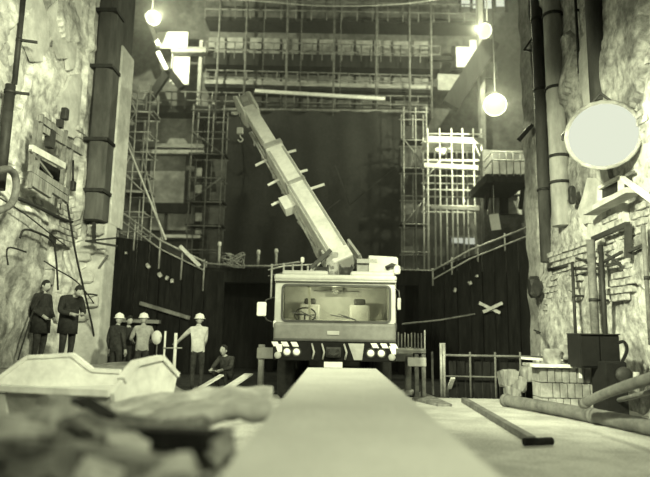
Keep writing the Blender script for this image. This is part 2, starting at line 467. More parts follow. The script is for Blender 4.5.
# black safety curtain with folds
t = bmesh.new(); rows = []
a = at(221, 262, 28); b = at(402, 262, 28)
for j in range(41):
    row = []
    for i in range(81):
        f = i / 80; x = a.x + (b.x - a.x) * f; z = DZ + .05 + (z_of(310, 112, 28) - DZ) * j / 40
        y = 28 + .10 * math.sin(f * 34 + .6 * math.sin(j * .2)) + .12 * noise.noise(Vector((x * .5, z * .5, 4)))
        row.append(t.verts.new((x, y, z)))
    rows.append(row)
for j in range(40):
    for i in range(80): t.faces.new((rows[j][i], rows[j][i + 1], rows[j + 1][i + 1], rows[j + 1][i])).smooth = True
ct = thing('stage_curtain', 'huge black cloth curtain hanging behind the crane boom', 'curtain', ((a.x + b.x) / 2, 28, DZ))
mb = MB(); mb._add(t); mb.build('cloth', M_curt, ct)
MB().tube([(a.x - .3, 28, rows[0][0].co.z if False else z_of(310, 112, 28) + .08), (b.x + .3, 28, z_of(310, 112, 28) + .08)], .08, 8).build('top_batten', M_tubeD, ct)
for (p, q) in (((335, 165), (350, 205)), ((350, 205), (392, 170)), ((300, 230), (340, 200))):      # seam ropes
    MB().tube([at(*p, 27.78), at(*q, 27.78)], .018, 5).build('seam_rope', M_black, ct)

# fly galleries across the back, above the curtain
def gallery(label, py, px0, px1, Y, m_rail, rail_h, nposts, deckm, thick=.18, dep=1.2, rise=0.0, kick=None):
    a = at(px0, py, Y); b = at(px1, py + rise, Y)
    c = thing('fly_gallery', label, 'gallery', ((a.x + b.x) / 2, Y, a.z))
    MB().bar((a.x, Y + dep / 2, a.z), (b.x, Y + dep / 2, b.z), dep, thick).build('walkway', deckm, c)
    for h in ((rail_h, rail_h * .5) if rail_h > .7 else (rail_h,)):
        MB().tube([a + Vector((0, 0, h)), b + Vector((0, 0, h))], .035, 6).build('rail', m_rail, c)
    for k in range(nposts):
        p = a.lerp(b, k / (nposts - 1))
        MB().tube([p, p + Vector((0, 0, rail_h))], .028, 6).build('post', m_rail, c)
    if kick: MB().bar(a + Vector((0, -.02, .12)), b + Vector((0, -.02, .12)), .04, .2).build('toe_board', kick, c)
    return c
gallery('topmost dim fly gallery under the stage roof', 18, 205, 480, 28.6, M_tubeD, 1.0, 19, M_void, rise=5)
gallery('fly gallery with tall pale bars second from the top', 58, 205, 440, 28.6, M_tubeD, 0.9, 25, M_void, rise=5, thick=.65)
gallery('fly gallery with a pale toe board third from the top', 84, 205, 432, 28.5, M_tubeD, 0.75, 23, M_void, rise=6, thick=.3, kick=M_board)
gallery('lowest fly gallery just above the black curtain', 108, 130, 432, 28.4, M_tubeD, 0.9, 23, M_void, rise=6, thick=.35)
# bright lighting batten (pale horizontal bar) above the boom head
bt = thing('lighting_batten', 'long pale horizontal batten right of the boom head', 'batten', at(320, 94, 28))
MB().bar(at(255, 91, 27.9), at(385, 99, 27.9), .12, .16).build('bar', M_tubeW, bt)
for px in (262, 300, 340, 378):
    p = at(px, 92 + (px - 262) * .062, 27.9); MB().tube([p, p + Vector((0, 0, 25.0 - p.z))], .015, 5).build('hanger', M_tubeD, bt)
# hanging flats of grey gauze behind the galleries (lit strips between the walkways)
for i, (py0, py1) in enumerate(((37, 55), (64, 82), (86, 104))):
    fl = thing('backdrop_flat', ('upper', 'middle', 'lower')[i] + ' row of grey panels behind the fly galleries', 'panel', at(320, py1, 29.6))
    n = 12
    for k in range(n):
        p0 = 208 + (430 - 208) * k / n; p1 = 208 + (430 - 208) * (k + 1) / n - 2
        a = at(p0, py1 + (p0 - 208) * .02, 29.6); b = at(p1, py0 + (p0 - 208) * .02, 29.6)
        MB().b2((a.x, 29.6 + random.uniform(0, .1), a.z), (b.x, 29.75, b.z)).build('panel', M_backL, fl)
# hanging chains/ropes in front of the galleries
for i, (px, py) in enumerate(((215, 120), (243, 118), (285, 115), (333, 116), (376, 112), (410, 125), (432, 118))):
    a = at(px, py, 28.1); solo(MB().tube([a, Vector((a.x, a.y, 20))], .05, 6), 'hanging_rope', M_tubeD,
         'thick hanging fly rope, number %s from the left above the curtain' % ('one', 'two', 'three', 'four', 'five', 'six', 'seven')[i], 'rope', 'fly ropes')
w = curve_pts([at(206, -4, 27), at(270, 2, 27), at(330, 6, 27), at(400, 4, 27), at(460, -4, 27)])
solo(MB().tube(w, .03, 5), 'slack_cable', M_tube, 'slack pale cable along the top of the stage', 'cable')

# left back: lit wall bay with frames
wb = thing('wall_bay', 'grey lit wall bay with framed panels at the back left', 'wall bay', at(170, 232, 29.3))
def panel(px0, py0, px1, py1, Y, m, name, th=.15, par=None):
    a = at(px0, py1, Y); b = at(px1, py0, Y)
    return MB().b2((a.x, Y, a.z), (b.x, Y + th, b.z)).build(name, m, par)
panel(142, 108, 204, 145, 29.3, M_backL, 'upper_panel', .2, wb)
panel(148, 156, 186, 203, 29.4, M_backL, 'middle_panel', .15, wb)
panel(150, 213, 164, 230, 29.4, M_backL, 'lower_panel', .15, wb)
panel(167, 213, 189, 230, 29.4, M_backL, 'lower_panel', .15, wb)
panel(140, 150, 204, 153, 28.9, M_tube, 'lintel', .25, wb)
panel(140, 144, 204, 147, 28.9, M_board, 'cornice', .25, wb)
panel(186, 155, 190, 232, 29.1, M_tube, 'jamb', .3, wb)
panel(138, 203, 190, 212, 29.1, M_void, 'sill', .3, wb)
panel(190, 110, 205, 260, 29.3, M_void, 'dark_pier', .3, wb)
for py in (140, 168, 185, 213, 226):
    panel(195, py, 202, py + 8, 29.2, M_tube, 'window_block', .12, wb)
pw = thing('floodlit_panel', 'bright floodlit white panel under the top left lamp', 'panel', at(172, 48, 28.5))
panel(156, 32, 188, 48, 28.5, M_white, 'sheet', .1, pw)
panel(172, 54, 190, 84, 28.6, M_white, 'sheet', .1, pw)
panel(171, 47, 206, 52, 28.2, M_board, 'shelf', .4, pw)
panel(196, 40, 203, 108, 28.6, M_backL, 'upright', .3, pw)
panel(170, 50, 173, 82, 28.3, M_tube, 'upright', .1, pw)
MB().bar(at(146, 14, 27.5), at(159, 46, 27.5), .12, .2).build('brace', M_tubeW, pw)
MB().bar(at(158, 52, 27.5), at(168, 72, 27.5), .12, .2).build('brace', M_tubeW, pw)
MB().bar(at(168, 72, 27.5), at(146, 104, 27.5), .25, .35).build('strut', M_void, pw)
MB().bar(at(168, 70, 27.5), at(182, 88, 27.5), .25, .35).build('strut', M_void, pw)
# right mirror image
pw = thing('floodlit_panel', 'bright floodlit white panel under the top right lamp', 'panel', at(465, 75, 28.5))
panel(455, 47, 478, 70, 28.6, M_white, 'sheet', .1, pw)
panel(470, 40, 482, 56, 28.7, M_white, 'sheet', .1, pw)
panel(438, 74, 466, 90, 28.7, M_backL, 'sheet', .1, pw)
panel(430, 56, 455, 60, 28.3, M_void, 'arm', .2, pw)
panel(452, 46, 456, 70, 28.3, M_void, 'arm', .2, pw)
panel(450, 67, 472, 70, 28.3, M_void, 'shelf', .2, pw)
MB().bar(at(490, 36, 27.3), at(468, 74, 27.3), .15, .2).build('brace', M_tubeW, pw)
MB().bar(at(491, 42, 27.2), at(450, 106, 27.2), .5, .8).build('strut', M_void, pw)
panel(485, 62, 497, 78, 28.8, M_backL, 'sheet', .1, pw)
# roof light high on the right
rl = thing('roof_light', 'bright glazed roof light at the top edge on the right', 'window', at(485, 2, 29))
for k in range(4):
    panel(461 + k * 11.5, -16, 471 + k * 11.5, 9 - abs(k - 1.5) * 2, 29.2, emat('roof_light_glass', 0.75), 'pane', .05, rl)
for k in range(5):
    panel(459 + k * 11.5, -16, 461 + k * 11.5, 11, 29.1, M_black, 'glazing_bar', .1, rl)

# ------------------------------------------------ scaffolds
def scaffold(label, Y, px, pys, dep=1.2, m=M_tube, bm_=M_board, r=.028, braces=(), back=True, boards=(), z0=None, name='scaffold'):
    """px: standards' pixel columns at the given depth; pys: ledger heights"""
    ymid = (pys[0] + pys[-1]) / 2
    xs = [at(p, ymid, Y).x for p in px]; pm = (px[0] + px[-1]) / 2
    zs = [z_of(pm, p, Y) for p in pys]
    zb = z0 if z0 is not None else min(zs); zt = max(zs)
    c = thing(name, label, 'scaffold', (sum(xs) / len(xs), Y + dep / 2, zb))
    ys = (Y, Y + dep) if back else (Y,)
    for y in ys:
        for x in xs: MB().tube([(x, y, zb), (x, y, zt + .25)], r, 6).build('standard', m, c)
        for z in zs: MB().tube([(xs[0] - .1, y, z), (xs[-1] + .1, y, z)], r, 6).build('ledger', m, c)
    if back:
        for x in (xs[0], xs[-1]):
            for z in zs: MB().tube([(x, Y - .05, z), (x, Y + dep + .05, z)], r * .9, 6).build('transom', m, c)
    for i in boards:
        for k in range(3):
            y0 = Y + .05 + k * (dep - .1) / 3
            MB().b2((xs[0] - .15, y0, zs[i] + r), (xs[-1] + .15, y0 + (dep - .1) / 3 - .03, zs[i] + r + .06)).build('board', bm_, c)
    for (i, j, k, l) in braces:
        MB().tube([(xs[i], Y - .06, zs[j]), (xs[k], Y - .06, zs[l])], r * .85, 6).build('brace', m, c)
    return c
# slender tower beside the left pier
scaffold('slender tube scaffold tower beside the left stone pier', 20.75, (123, 133, 146), (92, 112, 132, 152, 172, 192, 212, 232), 1.0, M_tube,
         braces=((0, 0, 1, 1), (1, 1, 0, 2), (0, 2, 1, 3), (1, 3, 0, 4), (0, 4, 2, 5), (0, 6, 2, 7)), boards=(1, 5), z0=-0.04)
# dark tower left of the curtain
scaffold('dark scaffold tower left of the black curtain', 26.5, (190, 206, 221), (110, 132, 154, 178, 202, 226, 250), 1.0, M_tubeD, M_void,
         braces=((0, 1, 2, 2), (2, 3, 0, 4)), boards=(2, 4, 5), z0=DZ)
scaffold('dark scaffold tower right of the black curtain', 26.5, (404, 416, 427), (112, 140, 168, 196, 224, 252), 1.0, M_tube, M_void,
         braces=((0, 1, 2, 2), (2, 3, 0, 4)), boards=(1, 2, 4), z0=DZ)
# lit tower with white boards
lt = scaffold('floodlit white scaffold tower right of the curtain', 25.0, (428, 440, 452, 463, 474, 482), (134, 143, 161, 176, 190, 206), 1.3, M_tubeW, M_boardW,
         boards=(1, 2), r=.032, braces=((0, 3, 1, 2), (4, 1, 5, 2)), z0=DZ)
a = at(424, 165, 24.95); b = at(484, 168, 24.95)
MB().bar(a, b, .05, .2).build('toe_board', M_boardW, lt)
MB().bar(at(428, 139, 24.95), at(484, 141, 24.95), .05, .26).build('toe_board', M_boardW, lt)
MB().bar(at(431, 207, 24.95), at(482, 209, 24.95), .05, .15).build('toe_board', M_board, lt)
# box shelter wall behind the lit tower
panel(430, 146, 472, 162, 26.5, M_void, 'dark_sheet', .08, lt)
pb = solo(MB().box(at(440, 150, 25.4), (.5, .2, .3), Matrix.Rotation(R(20), 3, 'Y'), .03).b2(at(446, 150, 25.4), at(452, 147, 25.3)), 'work_bag', M_white, 'small pale bundle hung inside the floodlit scaffold tower', 'bag')
# lower bay of that tower with two lit panes
struct(MB().b2((at(484, 215, 24.15).x, 24.15, DZ), (at(534, 215, 24.15).x, 24.6, z_of(500, 150, 24.15))), 'trim_7', M_back)
lw = thing('lit_window', 'pair of small bright panes low behind the right scaffold', 'window', at(463, 243, 27))
panel(452, 238, 463, 243, 29.9, emat('pane_glow', 0.55), 'pane', .04, lw); panel(465, 238, 475, 244, 29.9, emat('pane_glow', 0.55), 'pane', .04, lw)
panel(450, 236, 477, 237.5, 29.85, M_board, 'head', .1, lw)
# balcony
bc = thing('balcony', 'dark balcony with a pale handrail at the right of the stage', 'balcony', at(505, 180, 22))
MB().b2((at(486, 178, 21.5).x, 21.5, z_of(500, 182, 21.5)), (at(530, 178, 21.5).x, 24.15, z_of(500, 174, 21.5))).build('slab', M_void, bc)
for py in (152, 160):
    MB().tube([at(484, py + 10, 22.8), at(492, py, 21.5), at(528, py + 1, 21.5)], .03, 6).build('rail', M_tubeW, bc)
for px in (492, 499, 506, 513, 520, 527):
    p = at(px, 152.5, 21.5); MB().tube([p, Vector((p.x, p.y, z_of(px, 176, 21.5)))], .022, 6).build('baluster', M_tube, bc)
for px in (489, 524):
    p = at(px, 180, 22.5); MB().bar(p, p + Vector((.0, .6, -1.0)), .12, .2).build('corbel', M_void, bc)
# arched opening under the balcony
ar = thing('arched_window', 'pale arched window below the balcony', 'window', at(505, 215, 24))
a = at(488, 214, 24); b = at(522, 214, 24); cx = (a.x + b.x) / 2; hw = (b.x - a.x) / 2; zt = z_of(505, 195, 24)
def arch(s, y): return [(cx - hw * s, y, a.z)] + [(cx + hw * s * math.cos(R(180 - k * 18)), y, zt + hw * s * .9 * math.sin(R(k * 18))) for k in range(11)] + [(cx + hw * s, y, a.z)]
MB().ring(arch(1, 24), arch(.8, 24), (0, .3, 0)).build('surround', M_plaster, ar)
for k in range(3):
    x0 = cx - hw * .78 + k * hw * .53
    MB().b2((x0, 24.1, a.z), (x0 + hw * .48, 24.13, zt + hw * .3)).build('pane', M_backL if k != 1 else M_void, ar)
MB().b2((cx - hw, 24.0, zt - .04), (cx + hw, 24.15, zt + .04)).build('transom', M_void, ar)
solo(MB().box(at(495, 222, 22), (.35, .05, .6), Matrix.Rotation(R(-8), 3, 'Y')).tube([at(494, 215, 22), Vector((at(494, 215, 22).x, 22, z_of(500, 182, 21.5)))], .01, 4), 'hanging_sheet', M_white, 'small white sheet hanging below the arched window', 'sheet')
# further dark columns on the right flank
struct(MB().b2((at(484, 250, 27.5).x, 27.5, DZ), (at(489, 250, 27.5).x, 28, 20)), 'trim_5', M_backL)

# diagonal poles left, and railings around the stage edge
solo(MB().tube([at(125, 138, 20.6), at(166, 240, 20.42)], .035, 6), 'raking_pole', M_tubeW, 'long pale pole raking down from the slender scaffold tower', 'pole')
solo(MB().tube([at(143, 160, 20.6), at(163, 240, 20.4)], .03, 6), 'raking_pole', M_tube, 'shorter pale pole beside the long raking one', 'pole')
def railing(label, pts, Y, posts, m=M_tube, h=.0, drop=1.0):
    P = [at(x, y, Y) for x, y in pts]
    c = thing('guard_rail', label, 'railing', P[len(P) // 2])
    MB().tube(P, .035, 6).build('rail', m, c)
    MB().tube([p - Vector((0, 0, .3)) for p in P], .028, 6).build('rail', m, c)
    for px, py in posts:
        p = at(px, py, Y); MB().tube([p + Vector((0, .04, .1)), Vector((p.x, p.y + .04, DZ if Y > 22 else p.z - drop))], .03, 6).build('post', m, c)
railing('sloping tube railing under the left scaffold', [(112, 205), (160, 240), (205, 262)], 20.42, ((112, 206), (135, 222), (160, 240), (182, 251), (204, 262)))
railing('straight tube railing at the stage edge left of the crane', [(204, 263), (235, 266), (270, 266), (300, 262)], 22.3, ((206, 264), (240, 267), (272, 267)))
railing('tube railing at the stage edge right of the crane', [(400, 270), (432, 271), (447, 268)], 22.3, ((402, 270), (418, 271), (432, 271)))
railing('sloping double rail rising to the right pilaster', [(432, 271), (470, 250), (528, 227)], 20.42, ((433, 271), (452, 260), (478, 247), (505, 236)), drop=.5)
panel(165, 235, 200, 237.5, 28.9, M_boardW, 'ledge', .6, wb)
solo(MB().bar(at(180, 246, 20.3), at(200, 266, 20.3), .08, .12), 'plank', M_boardW, 'short pale plank slanting over the left hoarding', 'plank')
# bollard lamps standing on the deck
for px, py, Y, lb in ((258, 254, 22.6, 'left'), (276, 253, 22.6, 'right'), (219, 246, 22.6, 'far left')):
    p = at(px, py + 12, Y); z1 = at(px, py, Y).z; p.z = DZ
    c = thing('marker_lamp', lb + ' small pale lamp post on the stage edge beside the crane' if lb != 'far left' else 'small pale lamp post at the stage edge by the tangled wire', 'lamp', (p.x, p.y, p.z))
    MB().tube([p, Vector((p.x, p.y, z1))], .05, 8).build('stem', M_tube, c)
    MB().lathe((p.x, p.y, z1), (0, 0, 1), [(.04, -.02), (.07, .02), (.075, .1), (.05, .16), (0, .17)], 10).build('head', M_white, c)
# tangle of wire
tw = MB()
for k in range(9):
    q = [at(222 + random.uniform(0, 24), 252 + random.uniform(0, 16), 21.6 + random.uniform(-.2, .2)) for _ in range(6)]
    tw.tube(curve_pts(q, 5), .016, 4)
solo(tw, 'wire_tangle', M_tube, 'tangled bundle of pale wire on the stage edge', 'wire')

# pit details
solo(MB().bar(at(118, 320, 20.38), at(160, 322, 20.38), .25, .12), 'plank', M_board, 'pale horizontal plank above the group of workers', 'plank')
solo(MB().bar(at(140, 303, 20.4), at(190, 318, 20.4), .12, .12), 'plank', M_timber, 'grey timber slanting over the pale plank on the left', 'plank')
solo(MB().tube([at(402, 324, 20.44), at(440, 320, 20.44), at(475, 314, 20.44)], .03, 6), 'sagging_pole', M_tube, 'thin pale pole crossing the dark pit on the right', 'pole')
solo(MB().bar(at(479, 303, 20.4), at(500, 313, 20.4), .1, .1), 'cross_plank', M_boardW, 'pale plank falling right in the crossed pair over the pit', 'plank', 'crossed planks')
solo(MB().bar(at(483, 312, 20.3), at(502, 303, 20.3), .1, .1), 'cross_plank', M_boardW, 'pale plank rising right in the crossed pair over the pit', 'plank', 'crossed planks')
for i, (px, py) in enumerate(((126, 253), (160, 275), (167, 278), (172, 281), (148, 266), (455, 290), (470, 283), (477, 276))):
    solo(MB().rock(at(px, py, 20.42), (.06 + .012 * (i * 5 % 7), .1, .06 + .01 * (i * 3 % 5)), Matrix.Rotation(i, 3, 'Y'), .6, 2), 'stone', M_rubL, ('small pale stone high on the left hoarding nearest the stone pier', 'lowest left stone of the trio on the left hoarding', 'middle stone of the trio on the left hoarding', 'right stone of the trio on the left hoarding', 'single stone between the pier stone and the trio on the left hoarding', 'lowest pale stone on the right hoarding', 'middle pale stone on the right hoarding', 'highest pale stone on the right hoarding')[i], 'stone', 'stones on the hoardings')

# ------------------------------------------------ fence at the pit edge
fn = thing('pit_fence', 'low tube and board fence along the pit edge at right', 'fence', at(490, 394, 14.2))
MB().tube([at(442, 355, 14.2), at(545, 357, 14.2)], .03, 6).build('rail', M_tubeD, fn)
MB().tube([at(442, 376, 14.2), at(545, 378, 14.2)], .02, 6).build('rail', M_pipe, fn)
for px in (441, 444, 470, 495, 520, 540):
    p = at(px, 352 if px > 444 else 343, 14.2); MB().tube([p, Vector((p.x, p.y, 0))], .035 if px < 445 else .025, 6).build('post', M_tube if px < 445 else M_pipe, fn)
for k in range(11):
    x0 = at(449 + k * 8.5, 370, 14.4).x; p1 = at(456 + k * 8.5, 358 + random.uniform(-1, 5), 14.4)
    MB().b2((x0, 14.4, -0.04), (p1.x, 14.43, p1.z)).build('board', M_void, fn)
solo(MB().bar(atz(447, 394, .03), at(453, 378, 14.1), .1, .04), 'stake', M_boardW, 'short pale stake leaning at the foot of the pit fence', 'stake')
for i, (px, py, r) in enumerate(((508, 378, .3), (517, 384, .28), (512, 391, .25), (527, 374, .26))):
    solo(MB().rock(at(px, py, 13.9), (r, r * .7, r * .9), None, .5, 2), 'rubble_block', M_timber, ('grey lump of debris against the pit fence, upper left of four', 'grey lump of debris against the pit fence, largest low one at right', 'small grey lump of debris at the bottom of the fence pile', 'grey lump of debris at the right end of the fence pile')[i], 'debris', 'debris against the fence')
solo(MB().bar(at(432, 352, 14.5), at(433, 395, 14.2), .05, .05), 'thin_post', M_tubeD, 'thin grey post left of the pit fence', 'post')

# ================================================================== CRANE TRUCK
YT = 12.0
k0 = at(334.5, 345, YT); CX = k0.x
tr = thing('crane_truck', 'pale mobile crane truck facing the camera with its boom raised', 'crane', (CX, 16, 0))
zf = lambda py: at(334.5, py, YT).z
xf = lambda px: at(px, 345, YT).x
HW = 1.195
zr, zw1, zw0, zp0, zb = zf(279), zf(285.5), zf(321.5), zf(341.5), zf(361)
# windscreen surround (front shell with opening), slightly raked
out = rrect(CX - HW, CX + HW, zp0, zr, .16, YT)
inn = rrect(xf(281), xf(390), zw0, zw1, .09, YT)
MB().ring(out, inn, (0, .14, 0)).build('cab_front', M_cream, tr)
gk = rrect(xf(280), xf(391), zw0 - .02, zw1 + .02, .10, YT - .02)
gi = rrect(xf(282), xf(389), zw0 + .02, zw1 - .02, .08, YT - .02)
g_ = MB().ring(gk, gi, (0, .05, 0)).build('windscreen_gasket', M_trim, tr)
MB().prism(rrect(xf(281.5), xf(389.5), zw0 + .01, zw1 - .01, .085, YT + .02), (0, .012, 0)).build('windscreen', M_glass, tr)
# front panel proud of the shell, rounded
MB().box((CX, YT - .03, (zw0 + zp0) / 2 - .01), (2 * HW + .02, .14, zw0 - zp0 - .04), None, .05, 3).build('front_panel', M_frontp, tr)
MB().box((xf(333), YT - .11, zf(333)), (.24, .02, .08), None, .008).build('badge', M_cream, tr)
MB().box((CX, YT - .06, zp0 + .02), (2 * HW + .02, .1, .05), None, .015).build('moulding', M_trim, tr)
# roof with brim
MB().box((CX, YT + .85, zr + .02), (2 * HW + .06, 1.9, .12), None, .05, 3).build('roof', M_cream, tr)
MB().box((CX - .62, YT + .7, zr + .12), (.95, 1.1, .13), None, .06, 3).build('roof_hump', M_cream, tr)
MB().box((CX + .75, YT + .7, zr + .12), (.9, 1.1, .13), None, .06, 3).build('roof_hump', M_cream, tr)
MB().box((CX, YT - .02, zr - .045), (2 * HW + .04, .12, .035), None, .01).build('rain_gutter', M_creamD, tr)
# cab sides: door with its window each side
for s in (-1, 1):
    x = CX + s * (HW - .03)
    d = MB()
    pts_o = [(x, YT + .1, zp0), (x, YT + 1.75, zp0), (x, YT + 1.75, zr), (x, YT + .1, zr)]
    pts_i = [(x, YT + .3, zw0), (x, YT + 1.3, zw0), (x, YT + 1.3, zw1), (x, YT + .3, zw1)]
    d.ring(pts_o, pts_i, (s * .05, 0, 0))
    dr = d.build('door', M_cream, tr)
    MB().prism([(x + s * .02, *p[1:]) for p in pts_i], (s * .01, 0, 0)).build('door_window', M_glass, dr)
    MB().box((x + s * .07, YT + 1.2, zw0 - .12), (.04, .16, .04), None, .01).build('door_handle', M_trim, dr)
# back of the cab with its rear window, seats, wheel
yb = YT + 1.75
ro = rrect(CX - HW + .04, CX + HW - .04, zp0, zr, .05, yb); zy = lambda q: at(334, q, yb).z; ri = rrect(CX - .55, CX + .6, zy(297), zy(286), .04, yb)
MB().ring(ro, ri, (0, .05, 0)).build('cab_back', M_cream, tr)
MB().b2((CX - .5, yb + .01, zy(291) - .012), (CX + .55, yb + .04, zy(291) + .012)).build('rear_window_bar', M_trim, tr)
MB().b2((CX - HW + .05, YT + .1, zp0), (CX + HW - .05, yb, zp0 + .05)).build('cab_floor', M_trim, tr)
MB().box((CX, YT + .3, zw0 - .07), (2 * HW - .15, .34, .12), None, .04).build('dashboard', M_creamD, tr)
for x in (xf(306), xf(362)):
    st = MB().box((x, YT + 1.1, zw0 - .1), (.5, .5, .14), None, .05).box((x, YT + 1.35, zw0 + .15), (.46, .13, .5), Matrix.Rotation(R(-8), 3, 'X'), .05).build('seat', M_creamD, tr)
    MB().box((x, YT + 1.4, zw0 + .46), (.26, .1, .14), None, .04).build('headrest', M_trim, st)
dl = MB().box((CX, YT + .9, zr - .06), (.3, .14, .04), None, .01).build('cab_lamp', emat('cab_fill_glow', 0.7), tr)  # glowing box added to light the cab interior
l_ = bpy.data.lights.new('cab_lamp_light', 'POINT'); l_.energy = 62; l_.color = TINT; l_.shadow_soft_size = .06  # added fill light, brightens the cab behind the windscreen
lo_ = bpy.data.objects.new('cab_lamp_light', l_); COL.objects.link(lo_); lo_.location = (CX, YT + .8, zr - .2)
sw = MB()
cxs, czs = xf(303), zf(314.5)
sw.tube([(cxs + .22 * math.cos(R(k * 15)), YT + .55 + .09 * math.sin(R(k * 15)), czs + .15 * math.sin(R(k * 15))) for k in range(25)], .016, 6)
sw.tube([(cxs, YT + .55, czs), (cxs, YT + .4, zw0 - .05)], .02, 6).tube([(cxs - .21, YT + .55, czs), (cxs + .21, YT + .55, czs)], .012, 5)
sw.build('steering_wheel', M_black, tr)
for x0, x1, y0, y1 in ((316, 300, 319.5, 312), (356, 338, 320, 314)):
    w_ = MB().tube([(xf(x0), YT - .05, zf(y0)), (xf(x1), YT - .035, zf(y1))], .012, 5)
    w_.bar((xf(x1) - .16, YT - .03, zf(y1) - .02), (xf(x1) + .2, YT - .03, zf(y1) - .08), .015, .02)
    w_.build('wiper', M_trim, tr)
for px in (309.5,):
    MB().bar((xf(px), YT + .06, zw0), (xf(px) - .04, YT + .06, zw1), .05, .05).build('screen_post', M_cream, tr)
# bumper with hazard blocks, lamps
MB().box((CX, YT + .02, (zp0 + zb) / 2), (2 * HW + .02, .22, zp0 - zb), None, .03).build('bumper', M_jet, tr)
for s in (-1, 1):
    lx = [xf(p) for p in ((287.5, 297) if s < 0 else (370.5, 381))]
    for x in lx:
        h = MB().lathe((x, YT - .07, zf(352.5)), (0, -1, 0), [(.1, -.06), (.1, .04), (.078, .05), (.074, .02), (0, .02)], 18).build('headlamp', M_black, tr)
        MB().lathe((x, YT - .09, zf(352.5)), (0, -1, 0), [(.072, 0), (.072, .015), (.05, .035), (0, .045)], 18).build('lens', M_lens, h)
    xo = xf(278.5) if s < 0 else xf(391.5)
    il = MB().lathe((xo, YT - .08, zf(356)), (0, -1, 0), [(.07, -.02), (.07, .03), (.04, .05), (0, .055)], 14).build('indicator', M_creamD, tr)
    for k in range(3):     # white hazard blocks
        px = (275.5 + k * 9.5) if s < 0 else (393 - k * 9.5)
        x = xf(px)
        MB().prism([(x - .075, YT - .105, zp0 - .02), (x + .045, YT - .105, zp0 - .02), (x + .095, YT - .105, zp0 - .11), (x - .025, YT - .105, zp0 - .11)], (0, .03, 0)).build('hazard_block', M_white, tr)
    MB().prism([(xo - .06, YT - .104, zf(345)), (xo + .08, YT - .104, zf(345)), (xo + .08, YT - .104, zf(353)), (xo - .0, YT - .104, zf(353))], (0, .03, 0)).build('hazard_block', M_white, tr)
MB().prism([(xf(348), YT - .104, zp0 - .03), (xf(364), YT - .104, zp0 - .03), (xf(362), YT - .104, zb + .03), (xf(354), YT - .104, zb + .03)], (0, .03, 0)).build('bumper_plate', M_creamD, tr)
MB().box((xf(333.5), YT - .12, zf(364.5)), (.36, .03, .11), None, .008).build('number_plate', M_white, tr)
hk = MB().box((xf(333.5), YT - .13, zf(352)), (.3, .12, .2), None, .03).tube([(xf(333.5) - .09, YT - .2, zf(350)), (xf(333.5) - .08, YT - .27, zf(353)), (xf(333.5), YT - .3, zf(355)), (xf(333.5) + .08, YT - .27, zf(353)), (xf(333.5) + .09, YT - .2, zf(350))], .025, 7)
hk.build('tow_hitch', M_black, tr)
for x in (xf(312), xf(322), xf(344)):
    MB().tube([(x, YT - .1, zf(344)), (x + .05, YT - .2, zf(352)), (x + .02, YT - .12, zf(359))], .02, 6).build('air_hose', M_creamD, tr)
# mirrors on arms
m1 = MB().tube([(xf(273), YT + .05, zf(298)), (xf(265), YT - .05, zf(301)), (xf(262), YT - .1, zf(312)), (xf(266), YT - .05, zf(321)), (xf(274), YT + .05, zf(324))], .014, 6).build('mirror_arm', M_trim, tr)
MB().box((xf(261), YT - .1, zf(310.5)), (.19, .07, .28), None, .03).build('mirror', M_white, m1)
MB().box((xf(274), YT + .02, zf(325)), (.06, .1, .14), None, .02).build('marker_light', M_white, tr)
MB().box((xf(395.5), YT + .02, zf(326)), (.06, .1, .16), None, .02).build('marker_light', M_trim, tr)
m2 = MB().tube([(xf(395), YT + .05, zf(288)), (xf(399), YT - .02, zf(290)), (xf(400), YT - .05, zf(302))], .014, 6).build('mirror_arm', M_trim, tr)
MB().box((xf(399), YT - .04, zf(303)), (.07, .07, .24), None, .02).build('mirror', M_creamD, m2)
# chassis, wheels, outriggers
MB().b2((CX - .5, YT + .3, .75), (CX + .5, 21.5, 1.15)).build('chassis', M_trim, tr)
MB().box((CX, 17.2, 1.45), (2.45, 7.6, .5), None, .04).build('carrier_body', M_creamD, tr)
for yw in (13.3, 16.2, 17.6, 19.6):
    for s in (-1, 1):
        xw = CX + s * 1.03
        w_ = MB().lathe((xw, yw, .52), (s, 0, 0), [(.0, -.16), (.46, -.16), (.52, -.11), (.52, .11), (.46, .17), (.3, .15), (.28, .06), (0, .06)], 22).build('wheel', M_rubber, tr)
        MB().lathe((xw + s * .07, yw, .52), (s, 0, 0), [(.26, 0), (.24, .03), (.1, .04), (.09, .09), (0, .1)], 14).build('hub', M_creamD, w_)
for s in (-1, 1):
    xo = CX + s * 1.75
    og = MB().box((CX + s * 1.35, 14.6, .9), (1.0, .26, .26), None, .02).build('outrigger_beam', M_creamD, tr)
    MB().tube([(xo, 14.6, 1.1), (xo, 14.6, .1)], .08, 10).lathe((xo, 14.6, 0), (0, 0, 1), [(0, 0), (.28, 0), (.28, .05), (.1, .12), (0, .12)], 14).build('jack', M_creamD, og)
# side deck with upright stakes right of the cab
g = lambda px, py: at(px, py, 13.6)
rk = MB().b2((g(397, 350).x, 13.6, g(410, 353).z), (g(426, 350).x, 14.2, g(410, 348.5).z)).build('side_rack', M_board, tr)
for k in range(9):
    p = g(398.5 + k * 3.3, 333 + random.uniform(-1, 2) if k < 8 else 330); MB().b2((p.x - .015, 13.62, g(410, 349).z), (p.x + .015, 13.66, p.z)).build('stake', M_tubeD if k < 8 else M_tube, rk)
p = g(417, 362); MB().box((p.x, 13.8, p.z), (.42, .4, .2), None, .02).build('tool_box', M_creamD, rk)
for px in (417, 424):
    p = g(px, 370); MB().box((p.x, 13.7, g(px, 354).z / 2), (.1, .14, g(px, 354).z), None, .02).build('rack_leg', M_tubeD, rk)
